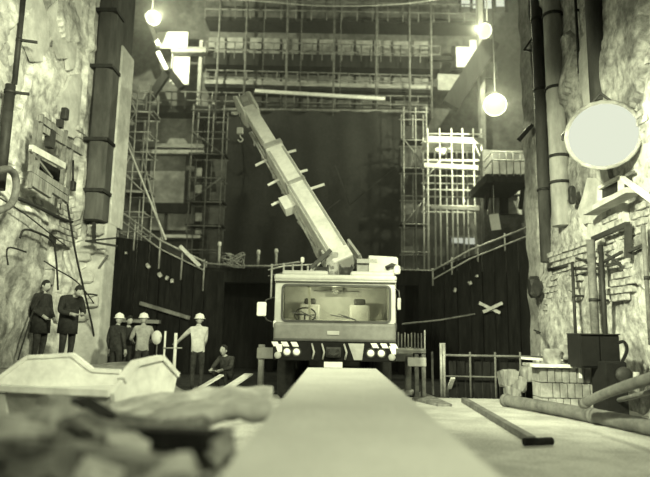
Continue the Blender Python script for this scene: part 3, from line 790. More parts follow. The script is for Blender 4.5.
# ladder rack on the left, behind the mirror
lr = MB().b2((xf(268), 13.9, zf(335)), (xf(270), 13.95, zf(268))).b2((xf(277), 13.9, zf(335)), (xf(279), 13.95, zf(268))).build('access_ladder', M_tubeD, tr)
for k in range(6):
    MB().b2((xf(268), 13.9, zf(330 - k * 11)), (xf(279), 13.94, zf(328.5 - k * 11))).build('rung', M_tubeD, lr)
for px, top in ((272, 264), (284, 263), (293, 264), (302, 258), (308, 266)):
    p = at(px, top, 14.2); MB().tube([p, Vector((p.x, 14.2, zr - .3))], .025, 6).build('rail_post', M_tube, tr)
MB().tube([at(268, 270, 14.2), at(284, 266, 14.2), at(320, 264, 14.2)], .022, 6).build('hand_rail', M_tube, tr)
MB().tube([at(268, 276, 14.2), at(284, 273, 14.2), at(320, 271, 14.2)], .018, 6).build('hand_rail', M_tubeD, tr)
wl = MB().box(at(302.5, 260, 14.2), (.09, .09, .14), None, .03).build('work_lamp', M_white, tr)
# superstructure: turntable, boom foot, operator cab, counterweight
MB().lathe((CX + .2, 15.4, 1.7), (0, 0, 1), [(0, 0), (.85, 0), (.85, .25), (.7, .3), (.7, .5), (0, .5)], 24).build('turntable', M_trim, tr)
MB().box((CX + .25, 15.6, 2.5), (1.9, 2.2, .6), None, .05).build('slewing_body', M_creamD, tr)
pa = at(369, 275, 14.2); pbx = at(398, 257, 14.2)
opc = MB().prism([(pa.x, 14.2, pa.z), (pbx.x - .06, 14.2, pa.z + .02), (pbx.x, 14.2, pa.z + .2), (pbx.x, 14.2, pbx.z - .04), (pbx.x - .04, 14.2, pbx.z), (pa.x, 14.2, pbx.z + .03)], (0, 1.3, 0)).build('operator_cabin', M_white, tr)
MB().tube([at(386, 268, 14.15), at(392, 265, 14.1), at(397, 267, 14.1)], .05, 8).build('exhaust', M_trim, opc)
MB().box(at(397, 270, 14.1), (.16, .16, .22), None, .05).build('lamp_housing', M_white, opc)
MB().b2(tuple(at(357, 276, 14.3)), tuple(at(375, 262, 14.35) + Vector((0, .6, 0)))).build('engine_cover', M_creamD, tr)
MB().b2(tuple(at(357, 263, 14.2)), tuple(at(377, 259.5, 14.3) + Vector((0, .6, 0)))).build('cover_lid', M_cream, tr)
MB().b2((at(393, 300, 13.7).x - .1, 13.7, 1.3), (at(396, 300, 13.7).x, 15, at(396, 276, 13.7).z)).build('side_panel', M_cream, tr)
# boom
Fp = at(342, 262, 14.6); Hp = at(247, 107, 18.2)
ax = (Hp - Fp).normalized(); side = ax.cross(Vector((0, -1, .35))).normalized(); nrm = side.cross(ax).normalized()
BROT = Matrix((side, ax, nrm)).transposed()
LEN = (Hp - Fp).length
def bl(u, s=0, n=0): return Fp + ax * (u * LEN) + side * s + nrm * n
def bseg(u0, u1, w, h, m, name, par, bev=.03, s=0, n=0): return MB().box(bl((u0 + u1) / 2, s, n), (w, (u1 - u0) * LEN, h), BROT, bev).build(name, m, par)
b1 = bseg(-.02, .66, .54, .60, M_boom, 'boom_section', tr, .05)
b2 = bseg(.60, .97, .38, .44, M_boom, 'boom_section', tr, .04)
bseg(.03, .62, .06, .04, M_creamD, 'boom_rib', b1, .01, -.21, .30); bseg(.03, .62, .06, .04, M_creamD, 'boom_rib', b1, .01, .21, .30)
bseg(.03, .62, .06, .04, M_creamD, 'boom_rib', b1, .01, -.21, -.30)
bseg(.64, .67, .57, .66, M_creamD, 'collar', b1, .02)
bseg(.40, .42, .56, .64, M_creamD, 'collar', b1, .02)
for u, wd_ in ((.655, .55), (.41, .75), (.52, .5)):
    for s in (-1, 1):
        MB().bar(bl(u, s * .24, -.2), bl(u + .0, s * (.24 + wd_ * .75), -.25), .05, .07).build('guide_bracket', M_white, b1)
bseg(.33, .40, .34, .3, M_white, 'control_box', b1, .02, -.42, -.15)
for sgn, off in ((-1, -.36), (-1, -.29)):
    MB().tube([bl(.08, off, -.3), bl(.86, off + .06, -.2)], .035, 7).build('jib_tube', M_tube, b1)
for u in (.1, .2, .3, .45, .55, .68, .78):
    MB().tube([bl(u, -.37, -.28), bl(u + .05, -.26, -.24)], .022, 6).build('jib_brace', M_tube, b1)
for off in (-.1, .1):
    MB().tube([bl(.1, off, -.31), bl(.95, off * .8, -.25)], .012, 5).build('hoist_cable', M_black, b1)
hp = MB().tube(curve_pts([bl(.02, -.3, -.42), bl(.12, -.36, -.5), bl(.22, -.3, -.44), bl(.3, -.36, -.4)], 5), .03, 6).build('hydraulic_hose', M_tube, b1)
# boom foot brackets and luffing cylinder
for s in (-.36, .36):
    MB().prism([bl(-.03, s, .28), bl(.06, s, .2), bl(.06, s, -.34), bl(-.03, s, -.45)], side * .06).build('foot_plate', M_cream, tr)
MB().tube([bl(0, -.5, -.1), bl(0, .5, -.1)], .12, 12).build('pivot_pin', M_creamD, tr)
bs = Vector((Fp.x - .1, 14.0, 2.4))
MB().tube([bs, bs.lerp(bl(.24, 0, -.42), .6)], .13, 12).build('luffing_cylinder', M_creamD, tr)
MB().tube([bs.lerp(bl(.24, 0, -.42), .55), bl(.24, 0, -.4)], .08, 12).build('luffing_rod', M_chrome, tr)
p0 = at(333, 275, 14.3)
MB().b2((p0.x - .18, 14.3, zr), (p0.x + .12, 15.2, at(333, 252, 14.3).z), .03).build('boom_pedestal', M_cream, tr)
for x in (at(322, 273, 14.0), at(346, 273, 14.0)):
    MB().lathe(x, (1, 0, 0), [(0, -.16), (.2, -.16), (.2, -.12), (.14, -.1), (.14, .1), (.2, .12), (.2, .16), (0, .16)], 14).build('winch_drum', M_trim, tr)
MB().bar(at(311, 268, 14.1), at(331, 250, 14.1), .06, .1).build('stay', M_trim, tr)
MB().bar(at(309, 273, 14.1), at(320, 262, 14.1), .05, .07).build('stay', M_tube, tr)
# boom head with sheaves, hook
hd = MB()
for s in (-.25, .19): hd.prism([bl(.92, s, .32), bl(1.02, s, .42), bl(1.09, s, .1), bl(1.08, s, -.42), bl(1.0, s, -.58), bl(.92, s, -.34)], side * .06)
hd = hd.build('boom_head', M_white, tr)
for u, n in ((1.03, .15), (1.01, -.32), (1.0, 0)):
    MB().lathe(bl(u, 0, n), side, [(0, -.1), (.19, -.1), (.15, -.05), (.15, .05), (.19, .1), (0, .1)], 16).build('sheave', M_cream, hd)
MB().tube([bl(1.02, -.35, -.2), bl(1.05, -.45, -.3)], .06, 8).build('head_lamp', M_white, hd)
hkp = at(240, 131, 18.3); top = Vector((hkp.x, hkp.y, at(241, 106, 18.3).z))
hb = MB().tube([top, hkp], .014, 5).build('hook_cable', M_tubeD, hd)
MB().box(hkp, (.2, .14, .22), None, .03).tube(curve_pts([hkp + Vector((0, 0, -.1)), hkp + Vector((.02, 0, -.2)), hkp + Vector((.1, 0, -.28)), hkp + Vector((.03, 0, -.36)), hkp + Vector((-.06, 0, -.3))], 4), .025, 6).build('hook_block', M_creamD, hd)

# ================================================================== FOREGROUND SLAB AND RIGHT FLOOR
sl = at(308, 367.5, 10.0); sr = at(376, 368.5, 10.0); ST = (sl.z + sr.z) / 2
s0 = atz(219, 477, ST); s1 = atz(501, 477, ST)
def ext(a, b, y): return a + (b - a) * ((y - a.y) / (b.y - a.y))
L0 = ext(s0, sl, -1.2); R0 = ext(s1, sr, -1.2)
slab = MB().prism([(L0.x, L0.y, ST), (R0.x, R0.y, ST), (sr.x, 10, ST), (sl.x, 10, ST)], (0, 0, -.22))
cs = thing('concrete_slab', 'long pale raised concrete slab running from the camera to the crane', 'slab', (0.1, 4, 0))
slab.build('slab_top', M_conc, cs)
for y in (0.8, 3.5, 6.2, 9.0):
    cx_ = (ext(s0, sl, y).x + ext(s1, sr, y).x) / 2
    MB().b2((cx_ - .35, y, 0), (cx_ + .35, y + .4, ST - .22)).build('support_block', M_pier, cs)
# plank lying on the right, coloured dark to stand for its shadow
solo(MB().bar(atz(464, 400, .05), atz(532, 440, .05), .12, .1, bevel=.01), 'shadow_plank', M_tubeD, 'thin plank on the pale floor at right, coloured dark for its shadow', 'timber')
q = atz(524, 442, .06); q2 = atz(552, 441, .06)
solo(MB().tube([q, q2], .05, 10), 'shadow_end', M_void, 'short black tube for the thick near end of the plank shadow', 'pipe')  # black tube standing in for the shadow's thicker near end
# dark steel plate beside the crane
p = [atz(421, 391, .05), atz(452, 404, .05), atz(438, 404, .05), atz(412, 398, .05)]
solo(MB().prism(p, (0, 0, -.05)), 'steel_plate', M_timber, 'dark steel plate on the floor right of the slab end', 'plate')
# big pipes
P = [atz(504, 400, .13), atz(540, 406, .13), atz(590, 415, .13), atz(640, 425, .13), atz(690, 436, .13)]
c = thing('large_pipe', 'thick grey pipe lying across the right foreground', 'pipe', P[2])
MB().tube(curve_pts(P, 5), .11, 16, .125).build('pipe_run', M_pipe, c)
for i in (0, 2):
    d = (P[i + 1] - P[i]).normalized(); MB().tube([P[i] + d * .02, P[i] + d * .12], .128, 16).build('collar', M_pipe, c)
P = [at(583, 404, 9.9), at(602, 395, 9.4), at(625, 386.5, 8.8), at(655, 377, 8.1), at(690, 366, 7.5)]
c = thing('large_pipe', 'thick grey pipe rising out of frame at the right edge', 'pipe', P[0])
MB().tube(curve_pts(P, 5), .07, 14, .085).build('pipe_run', M_pipe, c)
MB().tube([P[0], P[0] + (P[1] - P[0]).normalized() * .12], .085, 14).build('collar', M_pipe, c)
solo(MB().tube([atz(600, 405, .06), at(650, 392, 8.6), at(700, 382, 8)], .04, 10), 'slim_pipe', M_tubeD, 'slimmer grey pipe below the rising thick one', 'pipe')
# low masonry bench wall on the right with slabs on it
bw = thing('bench_wall', 'low masonry wall with a plank top at the right', 'wall', at(570, 395, 11.5))
ya = 11.6
a = at(540, 364, ya); b = at(607, 367, ya)
bz = a.z
nb = 9
for rr in range(3):
    zz0, zz1 = (rr / 3) * (bz - .06), ((rr + 1) / 3) * (bz - .06) - .012
    off = (rr % 2) * .09
    for k in range(nb):
        x0 = a.x + (b.x - a.x) * k / nb + (off if k else 0); x1 = a.x + (b.x - a.x) * (k + 1) / nb - .012 + (off if k < nb - 1 else 0)
        MB().b2((x0, ya + random.uniform(-.015, .015), zz0), (x1, ya + .5, zz1), .01).build('block', M_pier, bw)
for k in range(3):
    MB().b2((a.x - .15, ya - .1 + k * .24, bz - .06), (b.x + .05, ya + .12 + k * .24, bz), .008).build('coping_plank', M_board if k else M_boardW, bw)
solo(MB().bar(at(522, 358, 12.4), at(582, 362, 12.4), .14, .05), 'plank', M_boardW, 'pale plank bridging from the pit fence to the low wall', 'plank')
bnx = thing('bench', 'low dark bench with a pale top in front of the masonry wall', 'bench', atz(572, 400, 0))
a = atz(549, 400, 0); b = atz(585, 407, 0)
zt_ = at(550, 389, a.y).z
MB().bar(Vector((a.x, a.y + .15, zt_)), Vector((b.x + .1, b.y + .35, zt_)), .45, .05).build('bench_top', M_boardW, bnx)
for f in (0.06, .5, .94):
    q = a.lerp(b, f); MB().box((q.x + .06, q.y + .25, zt_ / 2 - .02), (.06, .4, zt_ - .04)).build('leg', M_void, bnx)
MB().bar(Vector((a.x + .05, a.y + .02, zt_ - .14)), Vector((b.x, b.y + .2, zt_ - .14)), .04, .2).build('apron', M_void, bnx)
# dark cabinet
cb = thing('cabinet', 'black steel cabinet standing on the low wall at right', 'cabinet', at(600, 365, 11.0))
a = at(581, 368, 11.0); b = at(619, 335, 11.0)
MB().b2((a.x, 11.0, a.z), (b.x, 11.6, b.z), .012).build('body', M_jet, cb)
for f in (0, .5):
    dd = MB().b2((a.x + (b.x - a.x) * f + .015, 10.975, a.z + .03), (a.x + (b.x - a.x) * (f + .5) - .015, 11.0, b.z - .03), .006).build('door', M_jet, cb)
MB().b2((a.x, 10.95, b.z), (b.x, 11.62, b.z + .02)).build('top', M_black, cb)
cb2 = thing('motor_housing', 'black motor housing below the cabinet on the floor', 'machine', atz(617, 392, 0))
a = at(606, 385, 10.7); b = at(627, 362, 10.7)
MB().b2((a.x, 10.7, 0), (b.x, 11.3, b.z), .03).build('housing', M_jet, cb2)
MB().lathe(((a.x + b.x) / 2 + .1, 10.68, b.z - .22), (0, -1, 0), [(0, 0), (.14, 0), (.14, .05), (.05, .08), (0, .08)], 14).build('flange', M_black, cb2)
MB().tube(curve_pts([at(622, 362, 10.9), at(627, 350, 10.9), at(624, 342, 10.9), at(618, 343, 10.9)], 5), .03, 7).build('bent_tube', M_jet, cb2)
for i, (px, py, r_, m_) in enumerate(((552, 357, .22, M_pier), (566, 352, .2, M_pier), (570, 358, .16, M_timber))):
    solo(MB().rock(at(px, py, 11.9 + .1 * i), (r_, r_ * .8, r_), None, .5, 2), 'stone_block', m_, ('leftmost', 'largest middle', 'small dark')[i] + ' broken stone on top of the low wall', 'stone')
a = at(586, 362, 11.3)
solo(MB().prism([at(582, 366, 11.4), at(594, 366, 11.4), at(590, 360, 11.4), at(587, 359, 11.4)], (0, .15, 0)), 'rag', M_white, 'small white rag on the plank before the cabinet', 'rag')
solo(MB().bar(at(580, 364, 11.45), at(580.5, 378, 11.45), .05, .03), 'hanging_strip', M_white, 'narrow white strip hanging down the low wall', 'strip')
for i, (px, py, r_) in enumerate(((630, 385, .3), (640, 390, .26), (636, 381, .2), (648, 384, .28), (615, 398, .2), (628, 398, .18))):
    g = atz(px, py + 10, 0.02)
    solo(MB().rock((g.x, g.y, r_ * .4), (r_, r_ * .8, r_ * .6), Matrix.Rotation(i, 3, 'Z'), .45, 2), 'rubble_block', M_rubL if i % 2 else M_timber, ('dark lump behind the rising pipe beside the motor housing', 'pale lump right of the motor housing near the frame edge', 'smallest dark lump behind the rising pipe', 'pale lump cut by the right edge of the frame', 'dark lump between the lying pipe and the bench', 'small pale lump under the rising pipe')[i], 'debris', 'lumps among the pipes')
solo(MB().tube([at(636, 372, 10), at(637, 392, 10)], .05, 8), 'peg', M_tube, 'short pale peg in the rubble at the right edge', 'post')

# window hatch on the right wall (open frame under the big glare disc)
wf = thing('wall_hatch', 'open hatch with a white frame under the big glare disc', 'window', atx(615, 205, XR - .2))
XW = XR - .22
h = [atx(598, 186, XW), atx(598, 200, XW), atx(634, 184, XW), atx(634, 170, XW)]
def wframe(par, P4, w, name, m):
    for i in range(4): MB().bar(P4[i], P4[(i + 1) % 4], w, .1, up=(1, 0, 0)).build(name, m, par)
wframe(wf, [atx(600, 188, XW), atx(600, 202, XW), atx(621, 194, XW), atx(621, 177, XW)], .07, 'frame', M_tubeW)
MB().prism([atx(600, 188, XW + .03), atx(600, 202, XW + .03), atx(621, 194, XW + .03), atx(621, 177, XW + .03)], (.02, 0, 0)).build('dark_pane', M_black, wf)
MB().bar(atx(590, 213, XW - .15), atx(634, 190, XW - .15), .3, .1).build('ledge', M_plaster, wf)
MB().bar(atx(622, 178, XW - .1), atx(660, 206, XW - .3), .08, .08).build('stay_bar', M_tubeW, wf)
MB().bar(atx(622, 178, XW), atx(634, 172, XW), .06, .06).build('frame', M_tubeD, wf)
# angle iron brackets below
br = thing('wall_bracket', 'dark angle iron frame bolted to the right wall', 'bracket', atx(615, 240, XR - .2))
XB = XR - .3
for p, q, w in (((593, 239), (628, 224), .09), ((593, 239), (594, 263), .06), ((628, 224), (628, 258), .1), ((598, 265), (622, 252), .05), ((606, 254), (618, 262), .04), ((600, 267), (620, 263), .05), ((576, 258), (598, 264), .04), ((628, 252), (645, 244), .05), ((572, 268), (598, 269), .05)):
    MB().bar(atx(*p, XB), atx(*q, XB), w, w).build('angle_iron', M_trim, br)
solo(MB().tube([atx(549, 270, XR - .28), atx(568, 265, XR - .28)], .05, 7), 'iron_rod', M_black, 'black iron rod stuck in the exposed bricks', 'rod')
solo(MB().rock(at(534, 287, 16.3), (.22, .25, .4), None, .4, 2), 'tar_lump', M_black, 'black lump on the foot of the rough pilaster', 'lump')
solo(MB().rock(at(572, 195, 13.8), (.1, .1, .3), None, .4, 2), 'wall_box', M_black, 'small black box on the wall beside the pale pipe', 'box')
tri = thing('wall_hook', 'small triangular iron bracket on the rough pilaster', 'bracket', at(530, 50, 16.6))
for p, q in (((524, 50), (533, 37)), ((533, 37), (534, 51)), ((524, 50), (534, 51))):
    MB().tube([at(*p, 16.6), at(*q, 16.6)], .03, 6).build('rod', M_black, tri)
solo(MB().bar(at(568, 101, 14.6), at(583, 83, 14.6), .1, .1), 'wall_stay', M_black, 'dark stay running from the pale pipe up to the right', 'stay')
solo(MB().bar(at(519, 140, 16.5), at(532, 125, 16.5), .12, .12), 'wall_stay', M_black, 'dark stay against the left edge of the rough pilaster', 'stay')

# ================================================================== LEFT WALL FITTINGS
ws = thing('wall_scaffold', 'timber bracket scaffold hanging on the left wall', 'scaffold', atx(50, 195, XL + .5))
XS = XL + .75
for px, a_, b_ in ((33, 118, 190), (39, 112, 180), (63, 128, 205), (69, 145, 205)):
    p = atx(px, (a_ + b_) / 2, XS); pz0 = atx(px, b_, XS).z; pz1 = atx(px, a_, XS).z
    MB().bar((p.x, p.y, pz0), (p.x, p.y, pz1), .07, .07).build('upright', M_tubeD, ws)
for p, q, m_ in (((31, 148), (64, 166), M_plaster), ((30, 168), (66, 192), M_timber), ((31, 176), (67, 200), M_timber), ((39, 118), (66, 138), M_timber), ((40, 128), (82, 153), M_timber), ((30, 182), (50, 195), M_timber)):
    MB().bar(atx(*p, XS), atx(*q, XS), .09, .14).build('board', m_, ws)
MB().prism([atx(38, 160, XL + .25), atx(60, 172, XL + .25), atx(60, 182, XL + .25), atx(36, 172, XL + .25)], (.1, 0, 0)).build('dark_sheet', M_void, ws)
MB().box(atx(50, 139, XS), (.15, .2, .4)).build('lantern_box', M_black, ws)
MB().box(atx(60, 124, XS), (.12, .14, .18)).build('lantern_box', M_black, ws)
MB().bar(atx(30, 150, XS), atx(52, 178, XS), .05, .05).build('brace', M_tubeD, ws)
solo(MB().box(atx(65, 114, XL + .3), (.15, .18, .3), None, .03), 'wall_lantern', M_black, 'small black lantern high on the left wall', 'lantern')
solo(MB().tube([atx(73, 160, XL + .3), atx(73, 182, XL + .3)], .03, 6).box(atx(73, 186, XL + .3), (.12, .16, .25), None, .03), 'hanging_tackle', M_black, 'black tackle hanging beside the wall scaffold', 'tackle')
hose = curve_pts([atx(-6, 172, XL + .8), atx(8, 169, XL + .8), atx(15, 176, XL + .8), atx(16, 190, XL + .8), atx(11, 204, XL + .8), atx(0, 210, XL + .8), atx(-8, 211, XL + .8)], 6)
solo(MB().tube(hose, .07, 10), 'bent_hose', M_tubeD, 'thick grey hose bent in an arc at the left edge', 'hose')
def cable(label, pts, r=.02, m=M_cable, n=6):
    solo(MB().tube(curve_pts(pts, 6), r, n), 'cable', m, label, 'cable')
XC = XL + .6
cable('black cable running down from the wall scaffold to the floor', [atx(66, 196, XC), atx(70, 220, XC), atx(76, 255, XC), atx(84, 290, XC), atx(93, 330, XC), atx(96, 352, XC)], .028)
cable('thin cable slanting across the left wall', [atx(0, 198, XC), atx(25, 214, XC), atx(48, 232, XC), atx(66, 246, XC)], .015)
cable('cable arching over the plastered bulge', [atx(20, 238, XC), atx(24, 230, XC), atx(36, 232, XC), atx(52, 241, XC), atx(56, 258, XC), atx(58, 290, XC)], .025)
cable('cable hooked on the wall above the workers', [atx(84, 294, XC), atx(96, 295, XC), atx(104, 300, XC), atx(102, 325, XC)], .025)
cable('long thin cable left of the standing men', [atx(52, 285, XC), atx(36, 305, XC), atx(24, 340, XC), atx(18, 360, XC)], .018)
cable('thick sagging cable from the scaffold to the pier', [atx(17, 198, XC), atx(36, 206, XC), atx(62, 219, XC), atx(72, 222, XC)], .04)
cable('thin upright cable by the pier', [atx(60, 210, XC), atx(64, 170, XC), atx(66, 150, XC)], .015)
cable('slanting thin cable on the stone pier', [atx(44, 261, XC), atx(58, 270, XC), atx(80, 285, XC), atx(104, 318, XC)], .015)
cable('thin cable on the bulge', [atx(8, 265, XC), atx(8, 248, XC), atx(26, 252, XC)], .018)
cable('slack cable crossing the right wall', [atx(560, 330, XR - .22), atx(545, 333, XR - .22), atx(534, 330, XR - .24)], .02)
sh = thing('wall_shelf', 'short dark iron shelf on the left stone pier', 'shelf', at(100, 245, 15.6))
MB().bar(at(86, 241, 15.6), at(117, 246, 15.6), .12, .05).build('shelf_board', M_black, sh)
MB().bar(at(94, 222, 15.7), at(94, 242, 15.7), .08, .08).build('upright', M_black, sh)
MB().bar(at(86, 241, 15.55), at(116, 238, 15.55), .04, .04).build('stay', M_black, sh)
solo(MB().bar(at(99, 268, 16.17), at(108, 255, 16.17), .05, .05), 'iron_stay', M_tubeD, 'short iron stay under the pier shelf', 'stay')

# ================================================================== FLOODLIGHTS
def floodlight(label, px, py, Y, r, watt, strength, aim, off=(0, 0, 0), name='floodlight', drop=False):
    p = at(px, py, Y); aim = Vector(aim).normalized()
    c = thing(name, label, 'lamp', p)
    MB().lathe(p, aim, [(0, -r * .9), (r * .35, -r * .85), (r * .45, -r * .5), (r * 1.02, -.01), (r * 1.06, .02), (r * .98, .02), (r * .9, -.01), (0, -.02)], 20).build('reflector', M_pier if r > .6 else M_trim, c)
    MB().lathe(p, aim, [(r * .97, 0), (r * .9, .02), (r * .6, .02 + r * .12), (0, .02 + r * .18)], 24).build('lamp_glass', emat('lamp_glow_%d' % int(strength * 100), strength), c)
    up = Vector((0, 0, 1)); sd = aim.cross(up).normalized()
    MB().tube([p + sd * r * 1.08, p + sd * r * 1.12 - aim * r * .6 + up * r * .3, p + up * r * 1.5 - aim * r * .6, p - sd * r * 1.12 - aim * r * .6 + up * r * .3, p - sd * r * 1.08], max(.015, r * .06), 6).build('yoke', M_trim, c)
    if watt:
        big = r > .6
        l = bpy.data.lights.new(name + '_light', 'SPOT' if big else 'POINT'); l.energy = watt; l.color = TINT; l.shadow_soft_size = 0.03
        if big: l.spot_size = R(176); l.spot_blend = 0.3
        o = bpy.data.objects.new(name + '_light', l); COL.objects.link(o); o.parent = c
        o.location = aim * (.05 + r * .18) if big else aim * (r + .45)
        o.rotation_euler = aim.to_track_quat('-Z', 'Y').to_euler()
    if drop: MB().tube([p + up * r * 1.5 - aim * r * .6, Vector((p.x, p.y, 25.0)) - aim * r * .6], .03, 6).build('drop_rod', M_trim, c)
    return c
floodlight('floodlight on the right wall with its glare built as a huge disc', 603, 135, 11.2, .66, 200, 0.84, (-.45, -1, -.02))  # disc sized to the lamp's glare, larger than the lamp itself
floodlight('bright floodlight beside the right pilaster above the scaffold', 495, 105, 23.0, .45, 1700, 0.8, (-.3, -1, -.1), drop=True)  # glass enlarged to stand for the glow around this lamp
floodlight('floodlight high at the right under the roof light', 485, 31, 25.5, .34, 1500, 0.8, (-.6, -.6, -.2), drop=True)
floodlight('floodlight at the top left above the white panel', 153, 18, 26.0, .34, 1900, 0.8, (.5, -.7, -.2), drop=True)
floodlight('tiny lit lamp in the white scaffold tower', 464, 201, 25.2, .07, 10, 0.9, (0, -1, 0))

# ================================================================== SKIP
A = at(110, 393, 6.6); Bf = at(172, 385, 8.0)
sk = thing('skip', 'pale steel rubble skip with gabled ends at the left', 'skip', (A.x - 1.4, 7.4, 0))
def on_plane(px, py, p0, p1):       # vertical plane through p0,p1
    n = (p1 - p0); n = Vector((n.y, -n.x, 0)).normalized(); d = ray(px, py)
    return CAM + d * ((p0 - CAM).dot(n) / d.dot(n))
endpts = [on_plane(x, y, A, Bf) for x, y in ((110, 393), (119, 380), (133, 363), (158, 357.5), (174, 375), (169, 398), (112, 424))]
nn = (Bf - A); nn = Vector((nn.y, -nn.x, 0)).normalized()
e = MB().prism(endpts, nn * .05).build('end_plate', M_skip, sk)
rim = MB()
for i in (1, 2, 3): rim.bar(endpts[i] + nn * .03, endpts[i + 1] + nn * .03, .1, .06)
rim.build('rim', M_skip, e)
MB().box(on_plane(146, 374, A, Bf) - nn * .02, (.04, .12, .12), None, .01).build('lug', M_trim, e)
MB().bar(on_plane(134, 366, A, Bf) - nn * .02, on_plane(150, 362, A, Bf) - nn * .02, .03, .03).build('hook_bar', M_trim, e)
# near side: rim and wall tapering inward at the bottom
NL = at(-30, 386.5, 6.9)
near = MB().prism([NL, A, A + Vector((-.12, .25, -.75)), NL + Vector((.2, .25, -.75))], (0, .05, 0)).build('side_plate', M_skipD, sk)
MB().bar(NL, A, .1, .07).build('rim', M_skip, near)
for f in (.25, .6): 
    q = NL.lerp(A, f); MB().bar(q + Vector((0, -.01, -.05)), q + Vector((0, .2, -.7)), .08, .05).build('rib', M_skipD, near)
# far side with gabled top, its inner face sloping towards us
YF = 8.1
fp = [(-30, 392), (-12, 386), (28, 357), (72, 354.5), (92, 370), (120, 371.5), (150, 380), (150, 400), (-30, 400)]
FP = [at(x, y, YF) for x, y in fp]
MB().prism(FP, (0, .05, 0)).build('far_plate', M_skip, sk)
rim = MB()
for i in (1, 2, 3, 4): rim.bar(FP[i] + Vector((0, .02, 0)), FP[i + 1] + Vector((0, .02, 0)), .08, .05)
rim.build('rim', M_skip, sk)
# inner sloping floor sheets
MB().prism([NL + Vector((0, .06, -.03)), A + Vector((-.05, .06, -.03)), FP[6] + Vector((-.1, -.03, -.05)), FP[4] + Vector((0, -.03, -.02)), FP[3] + Vector((0, -.03, -.25)), FP[2] + Vector((0, -.03, -.25)), FP[1] + Vector((0, -.03, 0))][:3] + [FP[7] + Vector((-.1, -.03, .1)), FP[8] + Vector((0, -.03, .1))], (0, 0, -.04)).build('inner_floor', M_skip, sk)
MB().b2((A.x - 2.6, 6.9, 0), (A.x + .3, 7.9, .1)).build('skid', M_trim, sk)

# ================================================================== RUBBLE, LEFT FOREGROUND
def heap(name, fn, x0, x1, y0, y1, step, m, label):
    nx = int((x1 - x0) / step); ny = int((y1 - y0) / step); t = bmesh.new(); g = []
    for i in range(nx + 1):
        row = []
        for j in range(ny + 1):
            x = x0 + (x1 - x0) * i / nx; y = y0 + (y1 - y0) * j / ny
            row.append(t.verts.new((x, y, fn(x, y))))
        g.append(row)
    for i in range(nx):
        for j in range(ny): t.faces.new((g[i][j], g[i + 1][j], g[i + 1][j + 1], g[i][j + 1]))
    mb = MB(); mb._add(t); o = mb.build(name, m); tag(o, label, 'rubble', kind='stuff'); return o
def hz(x, y):
    edge = min(1, max(0, (x + 4.6) / .5)) * min(1, max(0, (-.55 - x) / .3)) * min(1, max(0, (y - .9) / .6)) * min(1, max(0, (6.3 - y) / .8))
    return -.02 + edge * (.32 + .22 * noise.fractal(Vector((x * .9, y * .9, 3)), .8, 2.2, 5))
heap('rubble_heap', hz, -4.6, -.5, .9, 6.4, .07, M_rub, 'dark heap of loose rubble beside the concrete slab')
def hz2(x, y):
    e = min(1, max(0, (-3.3 - x) / .8)) * min(1, max(0, (y - 9.3) / 1.0)) * min(1, max(0, (14.6 - y) / 1.0))
    return -.03 + e * (.68 + .07 * noise.fractal(Vector((x * 1.2, y * 1.2, 8)), .8, 2.2, 4))
heap('spoil_bank', hz2, -6.3, -3.3, 9.3, 14.6, .1, M_rub, 'raised bank of spoil the two dark coated men stand on')
chunks = [(70, 404, 4.6, .2, 1, 'rounded pale chunk at the top of the heap under the skip rim'), (100, 420, 4.0, .22, 0, 'dark chunk below the skip corner'), (40, 418, 4.0, .24, 1, 'broad grey white chunk below the skip left side'),
          (6, 426, 3.6, .16, 1, 'pale chunk at the left edge of the heap'), (128, 444, 3.0, .13, 1, 'pale chunk in the middle of the heap front'), (165, 466, 2.6, .09, 1, 'small pale chunk at the bottom of the heap'),
          (180, 426, 3.7, .2, 0, 'dark chunk half under the canvas'), (30, 455, 2.8, .16, 0, 'dark chunk near the lower left corner'), (85, 440, 3.2, .17, 0, 'dark flat chunk left of the heap middle'),
          (215, 436, 3.3, .13, 0, 'dark chunk beside the slab edge'), (140, 420, 4.2, .16, 0, 'dark pointed chunk right of the skip corner'), (100, 466, 2.6, .12, 1, 'grey chunk at the bottom edge of the heap')]
for i, (px, py, Y, r_, lt_, lb) in enumerate(chunks):
    p = at(px, py, Y)
    rt = Matrix.Rotation(i * 1.3, 3, 'Z') @ Matrix.Rotation(random.uniform(-.5, .5), 3, 'X') @ Matrix.Rotation(random.uniform(-.4, .4), 3, 'Y')
    solo(MB().rock((p.x, p.y, p.z - r_ * .45), (r_ * 2.0, r_ * 1.1, r_ * .75), rt, .75, 3), 'rubble_chunk', M_rubL if lt_ else M_rub, lb, 'rubble', 'foreground rubble chunks')
# pale canvas-like heap of plaster sloping between skip and slab
def sheet(x, y): return 0
t = bmesh.new(); g = []
for i in range(31):
    row = []
    for j in range(15):
        u = i / 30; v = j / 14
        px = 108 + 165 * u; top = 402 - 10 * math.sin(u * 2.2) ; py = top + (24 - 14 * u) * v + (-6 * u if v < .3 else 0)
        p = at(px, py, 6.1 - 1.6 * v)
        p += Vector((0, 0, .07 * noise.noise(Vector((u * 6, v * 4, 2)))))
        row.append(t.verts.new(p))
    g.append(row)
for i in range(30):
    for j in range(14): t.faces.new((g[i][j], g[i + 1][j], g[i + 1][j + 1], g[i][j + 1])).smooth = True
mb = MB(); mb._add(t)
ret = bmesh.ops.extrude_face_region(mb.bm, geom=list(mb.bm.faces))
for v in ret['geom']:
    if isinstance(v, bmesh.types.BMVert): v.co.z -= .12
solo(mb, 'plaster_bank', M_rubL, 'pale crumpled canvas spread between the skip and the slab', 'canvas')
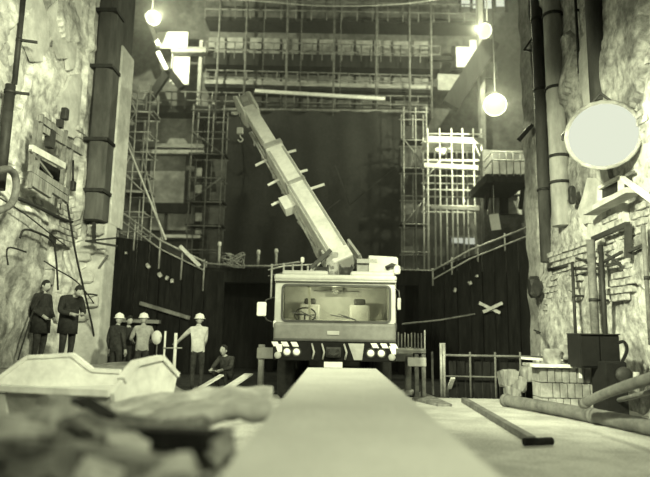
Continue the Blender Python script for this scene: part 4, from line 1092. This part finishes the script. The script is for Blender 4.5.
planks = [((203, 404, 11.85), (249, 374, 13.6), M_boardW, 'pale plank end propped up beside the slab left side'),
          ((170, 409, 6.1), (246, 397, 8.6), M_timber, 'dark plank lying along the canvas toward the crane'),
          ((60, 452, 2.9), (160, 470, 2.6), M_timber, 'dark beam lying across the front of the heap'),
          ((80, 404, 4.3), (108, 422, 4.0), M_void, 'short black beam stuck in the heap by the skip'),
          ((120, 436, 3.6), (215, 440, 3.2), M_void, 'black beam half buried below the pale canvas'),
          ((200, 388, 13.5), (222, 375, 13.8), M_boardW, 'thin pale lath at the feet of the crouching worker'),
          ((0, 446, 3.2), (70, 452, 3.0), M_timber, 'dark beam at the lower left corner')]
for (a, b, m_, lb) in planks:
    solo(MB().bar(at(*a), at(*b), .14 if m_ is not M_boardW else .2, .09 if m_ is not M_boardW else .03), 'plank', m_, lb, 'plank')
for i, (px, py) in enumerate(((136, 411), (140, 409), (158, 404))):
    pass

# ================================================================== PEOPLE
def seg_dist(p, a, b):
    ab = b - a; t_ = max(0, min(1, (p - a).dot(ab) / max(ab.length_squared, 1e-9))); return (p - a - ab * t_).length
def person(label, loc, yaw, pose, top, legs, hair=True, helmet=False, coat=False, scale=1.0, skin=M_skin, head_tilt=0.0, head_turn=0.0):
    J = dict(pel=(0, 0, .97), spn=(0, .01, 1.14), chs=(0, .015, 1.33), nck=(0, 0, 1.50), hed=(0, -.02, 1.57))
    for s, k in ((1, 'l'), (-1, 'r')):
        J.update({'sh' + k: (s * .18, .01, 1.43), 'el' + k: (s * .24, .03, 1.15), 'wr' + k: (s * .24, -.05, .90),
                  'hp' + k: (s * .09, 0, .92), 'kn' + k: (s * .10, -.02, .50), 'an' + k: (s * .10, .03, .09), 'to' + k: (s * .12, -.14, .035)})
    J.update(pose)
    J = {k: Vector(v) for k, v in J.items()}
    rad = dict(pel=.15, spn=.152, chs=.16, nck=.062, hed=.055)
    for k in 'lr': rad.update({'sh' + k: .08, 'el' + k: .052, 'wr' + k: .036, 'hp' + k: .095, 'kn' + k: .062, 'an' + k: .045, 'to' + k: .04})
    if coat: rad.update(pel=.17, spn=.16, chs=.165, hpl=.11, hpr=.11, shl=.09, shr=.09, ell=.065, elr=.065, wrl=.048, wrr=.048, knl=.075, knr=.075)
    E = [('pel', 'spn', 0), ('spn', 'chs', 0), ('chs', 'nck', 0), ('nck', 'hed', 2)]
    for k in 'lr': E += [('chs', 'sh' + k, 0), ('sh' + k, 'el' + k, 0), ('el' + k, 'wr' + k, 0), ('pel', 'hp' + k, 1), ('hp' + k, 'kn' + k, 1), ('kn' + k, 'an' + k, 1), ('an' + k, 'to' + k, 3)]
    ks = list(J); me = bpy.data.meshes.new('sk'); me.from_pydata([J[k] for k in ks], [(ks.index(a), ks.index(b)) for a, b, _ in E], [])
    o = bpy.data.objects.new('sk', me); COL.objects.link(o)
    sm = o.modifiers.new('s', 'SKIN'); ss = o.modifiers.new('d', 'SUBSURF'); ss.levels = 2; ss.render_levels = 2
    sv = me.skin_vertices[0].data
    for i, k in enumerate(ks):
        r_ = rad[k]; sv[i].radius = (r_, r_ * (.72 if k in ('pel', 'spn', 'chs') else 1)); sv[i].use_root = (k == 'pel')
    dg = bpy.context.evaluated_depsgraph_get(); ev = o.evaluated_get(dg); m2 = bpy.data.meshes.new_from_object(ev)
    bpy.data.objects.remove(o)
    for pl in m2.polygons:
        cc = pl.center; best = min(E, key=lambda e_: seg_dist(cc, J[e_[0]], J[e_[1]]) - .5 * min(rad[e_[0]], rad[e_[1]]))
        mi = best[2]
        if best[0][:2] == 'el' and (cc - J[best[1]]).length < .05: mi = 2
        if best[0] == 'pel' and best[1] != 'spn' or best[0][:2] == 'hp' or best[1] == 'spn': mi = 0 if cc.z > J['pel'].z - .06 else 1
        if coat and mi == 1 and cc.z > .62 and best[0] != 'kn': mi = 0
        pl.material_index = mi; pl.use_smooth = True
    mb = MB(); mb.bm.from_mesh(m2)
    # hands: palm, four unequal fingers, thumb
    def addm(sub, mi):
        n0 = len(mb.bm.faces); mb._add(sub.bm); mb.bm.faces.ensure_lookup_table()
        for f in mb.bm.faces[n0:]: f.material_index = mi; f.smooth = True
    for k, s in (('l', 1), ('r', -1)):
        w = J['wr' + k]; d = (w - J['el' + k]).normalized(); sd = d.cross(Vector((0, 0, 1)) if abs(d.z) < .8 else Vector((1, 0, 0))).normalized(); nm = sd.cross(d)
        sub = MB(); 
        sub.tube([w - d * .02, w + d * .04, w + d * .095], .034, 8, .036)
        for i, (ln, o_) in enumerate(((.068, -.030), (.078, -.010), (.072, .010), (.056, .029))):
            b0 = w + d * .085 + sd * o_
            sub.tube([b0, b0 + d * ln * .5 + nm * .006, b0 + d * ln * .85 + nm * .026, b0 + d * ln * .95 + nm * .04], .0098, 6, .007)
        b0 = w + d * .035 - sd * .03
        sub.tube([b0, b0 - sd * .025 + d * .025, b0 - sd * .03 + d * .055 + nm * .015], .012, 6, .008)
        addm(sub, 2)
    hc = J['hed'] + (J['hed'] - J['nck']).normalized() * .10
    hr = Matrix.Rotation(head_turn, 3, 'Z') @ Matrix.Rotation(head_tilt, 3, 'X')
    def hfn(u, p):
        if u.z < -.1: p.x *= 1 + .35 * (u.z + .1); p.y *= 1 + .12 * (u.z + .1)
        if u.y < -.85 and abs(u.z + .1) < .35: p.y -= .012
        return p
    sub = MB().ell(hc, (.077, .098, .122), 18, hr, hfn)
    sub.prism([hc + hr @ Vector(v) for v in ((-.014, -.095, -.03), (.014, -.095, -.03), (0, -.098, .025))], hr @ Vector((0, -.026, -.008)))
    for s in (-1, 1): sub.ell(hc + hr @ Vector((s * .078, .012, -.01)), (.012, .022, .034), 8, hr)
    addm(sub, 2)
    sub = MB()
    for s in (-1, 1): sub.ell(hc + hr @ Vector((s * .03, -.088, .012)), (.014, .01, .007), 8, hr)
    sub.ell(hc + hr @ Vector((0, -.088, -.062)), (.024, .009, .006), 8, hr)
    addm(sub, 3)
    M = Matrix.Translation(loc) @ Matrix.Rotation(yaw, 4, 'Z') @ Matrix.Scale(scale, 4)
    root = thing('person', label, 'person', loc)
    mb.bm.transform(M); mb.build('body', [top, legs, skin, M_shoe], root)
    if coat:
        t_ = MB().tube([J['spn'] + Vector((0, 0, .05)), J['pel'] + Vector((0, .0, -.05)), J['pel'] + Vector((0, .01, -.32))], .185, 14, .205); t_.bm.transform(M); t_.build('coat_skirt', top, root)
    if hair:
        t_ = MB().ell(hc + hr @ Vector((0, .016, .026)), (.087, .1, .113), 16, hr, lambda u, p: p if (u.z > -.35 or u.y > 0) and not (u.y < -.45 and u.z < .45) else p * .8); t_.bm.transform(M); t_.build('hair', M_hair, root)
    if helmet:
        c0 = hc + hr @ Vector((0, 0, .035)); axh = hr @ Vector((0, 0, 1))
        t_ = MB().lathe(c0, axh, [(.135, -.01), (.137, 0), (.112, .008), (.108, .05), (.088, .092), (.05, .115), (0, .122)], 20); t_.bm.transform(M); h_ = t_.build('helmet', M_helm, root)
        t_ = MB().bar(c0 + hr @ Vector((0, -.1, .07)), c0 + hr @ Vector((0, .1, .07)), .02, .11, up=axh); 
        t_.bm.free(); t_.bm = bmesh.new(); t_.tube([c0 + hr @ Vector((0, -.106, .045)), c0 + hr @ Vector((0, -.07, .108)), c0 + hr @ Vector((0, 0, .128)), c0 + hr @ Vector((0, .07, .108)), c0 + hr @ Vector((0, .106, .045))], .009, 6)
        t_.bm.transform(M); t_.build('helmet_ridge', M_helm, h_)
    return root
def ground(px, Y, z): p = at(px, 350, Y); return (p.x, Y, z)
# two men in dark coats on the bank
person('man in a long dark coat standing upright at the far left', ground(38.5, 13.3, .63), R(75), dict(wrl=(.2, -.16, .95), ell=(.25, .0, 1.15), wrr=(-.16, -.2, 1.0), elr=(-.25, .02, 1.16)), M_coat, M_trou, coat=True, head_tilt=R(18), scale=1.02)
person('man in a dark coat bowing his head beside the bank edge', ground(66, 12.9, .63), R(55),
       dict(spn=(0, -.02, 1.12), chs=(0, -.07, 1.29), nck=(0, -.16, 1.43), hed=(0, -.22, 1.47), shl=(.2, -.07, 1.36), shr=(-.2, -.07, 1.36), ell=(.27, -.1, 1.1), elr=(-.27, -.1, 1.1), wrl=(.12, -.3, 1.05), wrr=(-.12, -.3, 1.05)),
       M_coat, M_trou, coat=True, head_tilt=R(40), scale=1.02)
# group behind the skip
person('worker with a pale helmet in dark clothes at the left of the group', ground(116, 14.9, 0), R(160), dict(), M_coat2, M_trou, hair=False, helmet=True, scale=.99)
person('bareheaded worker in dark clothes in the middle of the group', ground(127, 15.2, 0), R(40), dict(), M_coat, M_trou, scale=.97, head_tilt=R(20))
person('worker with white helmet and grey shirt at the right of the group', ground(142, 14.9, 0), R(205), dict(ell=(.27, -.06, 1.18), wrl=(.2, -.26, 1.1), elr=(-.27, -.06, 1.18), wrr=(-.18, -.26, 1.08)), M_shirt2, M_trou, hair=False, helmet=True, scale=1.0)
person('worker in pale shirt and white helmet reaching for a pole', ground(198, 14.6, 0), R(188),
       dict(elr=(-.16, -.02, 1.17), wrr=(-.12, -.2, 1.05), ell=(.36, -.08, 1.27), wrl=(.52, -.22, 1.12), knl=(.11, -.05, .5)), M_shirt, M_trou, hair=False, helmet=True, scale=1.0)
person('worker in dark clothes crouching left of the crane', ground(226, 14.6, 0), R(-25),
       dict(pel=(0, .12, .36), spn=(0, .08, .5), chs=(0, .02, .66), nck=(0, -.03, .8), hed=(0, -.06, .86), shl=(.18, .02, .75), shr=(-.18, .02, .75), ell=(.25, -.14, .56), elr=(-.25, -.14, .56), wrl=(.14, -.36, .5), wrr=(-.14, -.36, .5),
            hpl=(.09, .1, .34), hpr=(-.09, .1, .34), knl=(.15, -.28, .5), knr=(-.15, -.28, .5), anl=(.13, -.08, .09), anr=(-.13, -.08, .09), tol=(.15, -.26, .035), tor=(-.15, -.26, .035)), M_coat2, M_trou, scale=1.0, hair=True)
# barrier of two poles the worker holds
br_ = thing('pole_barrier', 'two upright pale poles with a cross bar before the worker', 'barrier', ground(170, 14.3, 0))
for px, t0, r_ in ((165.5, 331, .025), (176, 333, .04)):
    p = at(px, t0, 14.3); MB().tube([p, Vector((p.x, p.y, 0))], r_, 8).build('upright', M_tubeW, br_)
MB().tube([at(163, 348, 14.28), at(182, 348, 14.28)], .02, 6).build('cross_bar', M_tube, br_)
od = thing('oval_board', 'white oval board on a stick beside the group of workers', 'board', ground(157, 14.6, 0))
p = at(157, 337.5, 14.6)
MB().lathe(p, (0, -1, 0), [(0, 0), (.12, 0), (.12, .02), (0, .02)], 20).build('oval', M_white, od)
od.children[0].scale = (1, 1, 1)
for v in od.children[0].data.vertices: v.co.z = (v.co.z - p.z) * 1.4 + p.z
MB().tube([p + Vector((0, .03, 0)), Vector((p.x, p.y + .03, 0))], .018, 6).build('stick', M_tubeD, od)

# ================================================================== HAZE
hv = bpy.data.materials.new('halo_haze'); hv.use_nodes = True  # scattering volume added for lamp halos and lifted blacks
nt = hv.node_tree; nt.nodes.clear(); o_ = nt.nodes.new('ShaderNodeOutputMaterial'); v_ = nt.nodes.new('ShaderNodeVolumeScatter')
v_.inputs['Color'].default_value = (1, 1, .95, 1); v_.inputs['Density'].default_value = HAZE; v_.inputs['Anisotropy'].default_value = 0.3
nt.links.new(v_.outputs[0], o_.inputs['Volume'])
hz_o = MB().b2((-11.7, 17.8, .05), (11.7, 29.95, 24.5)).build('halo_haze', hv)
tag(hz_o, 'thin haze volume added for lamp halos in the stage house', 'haze', kind='stuff')
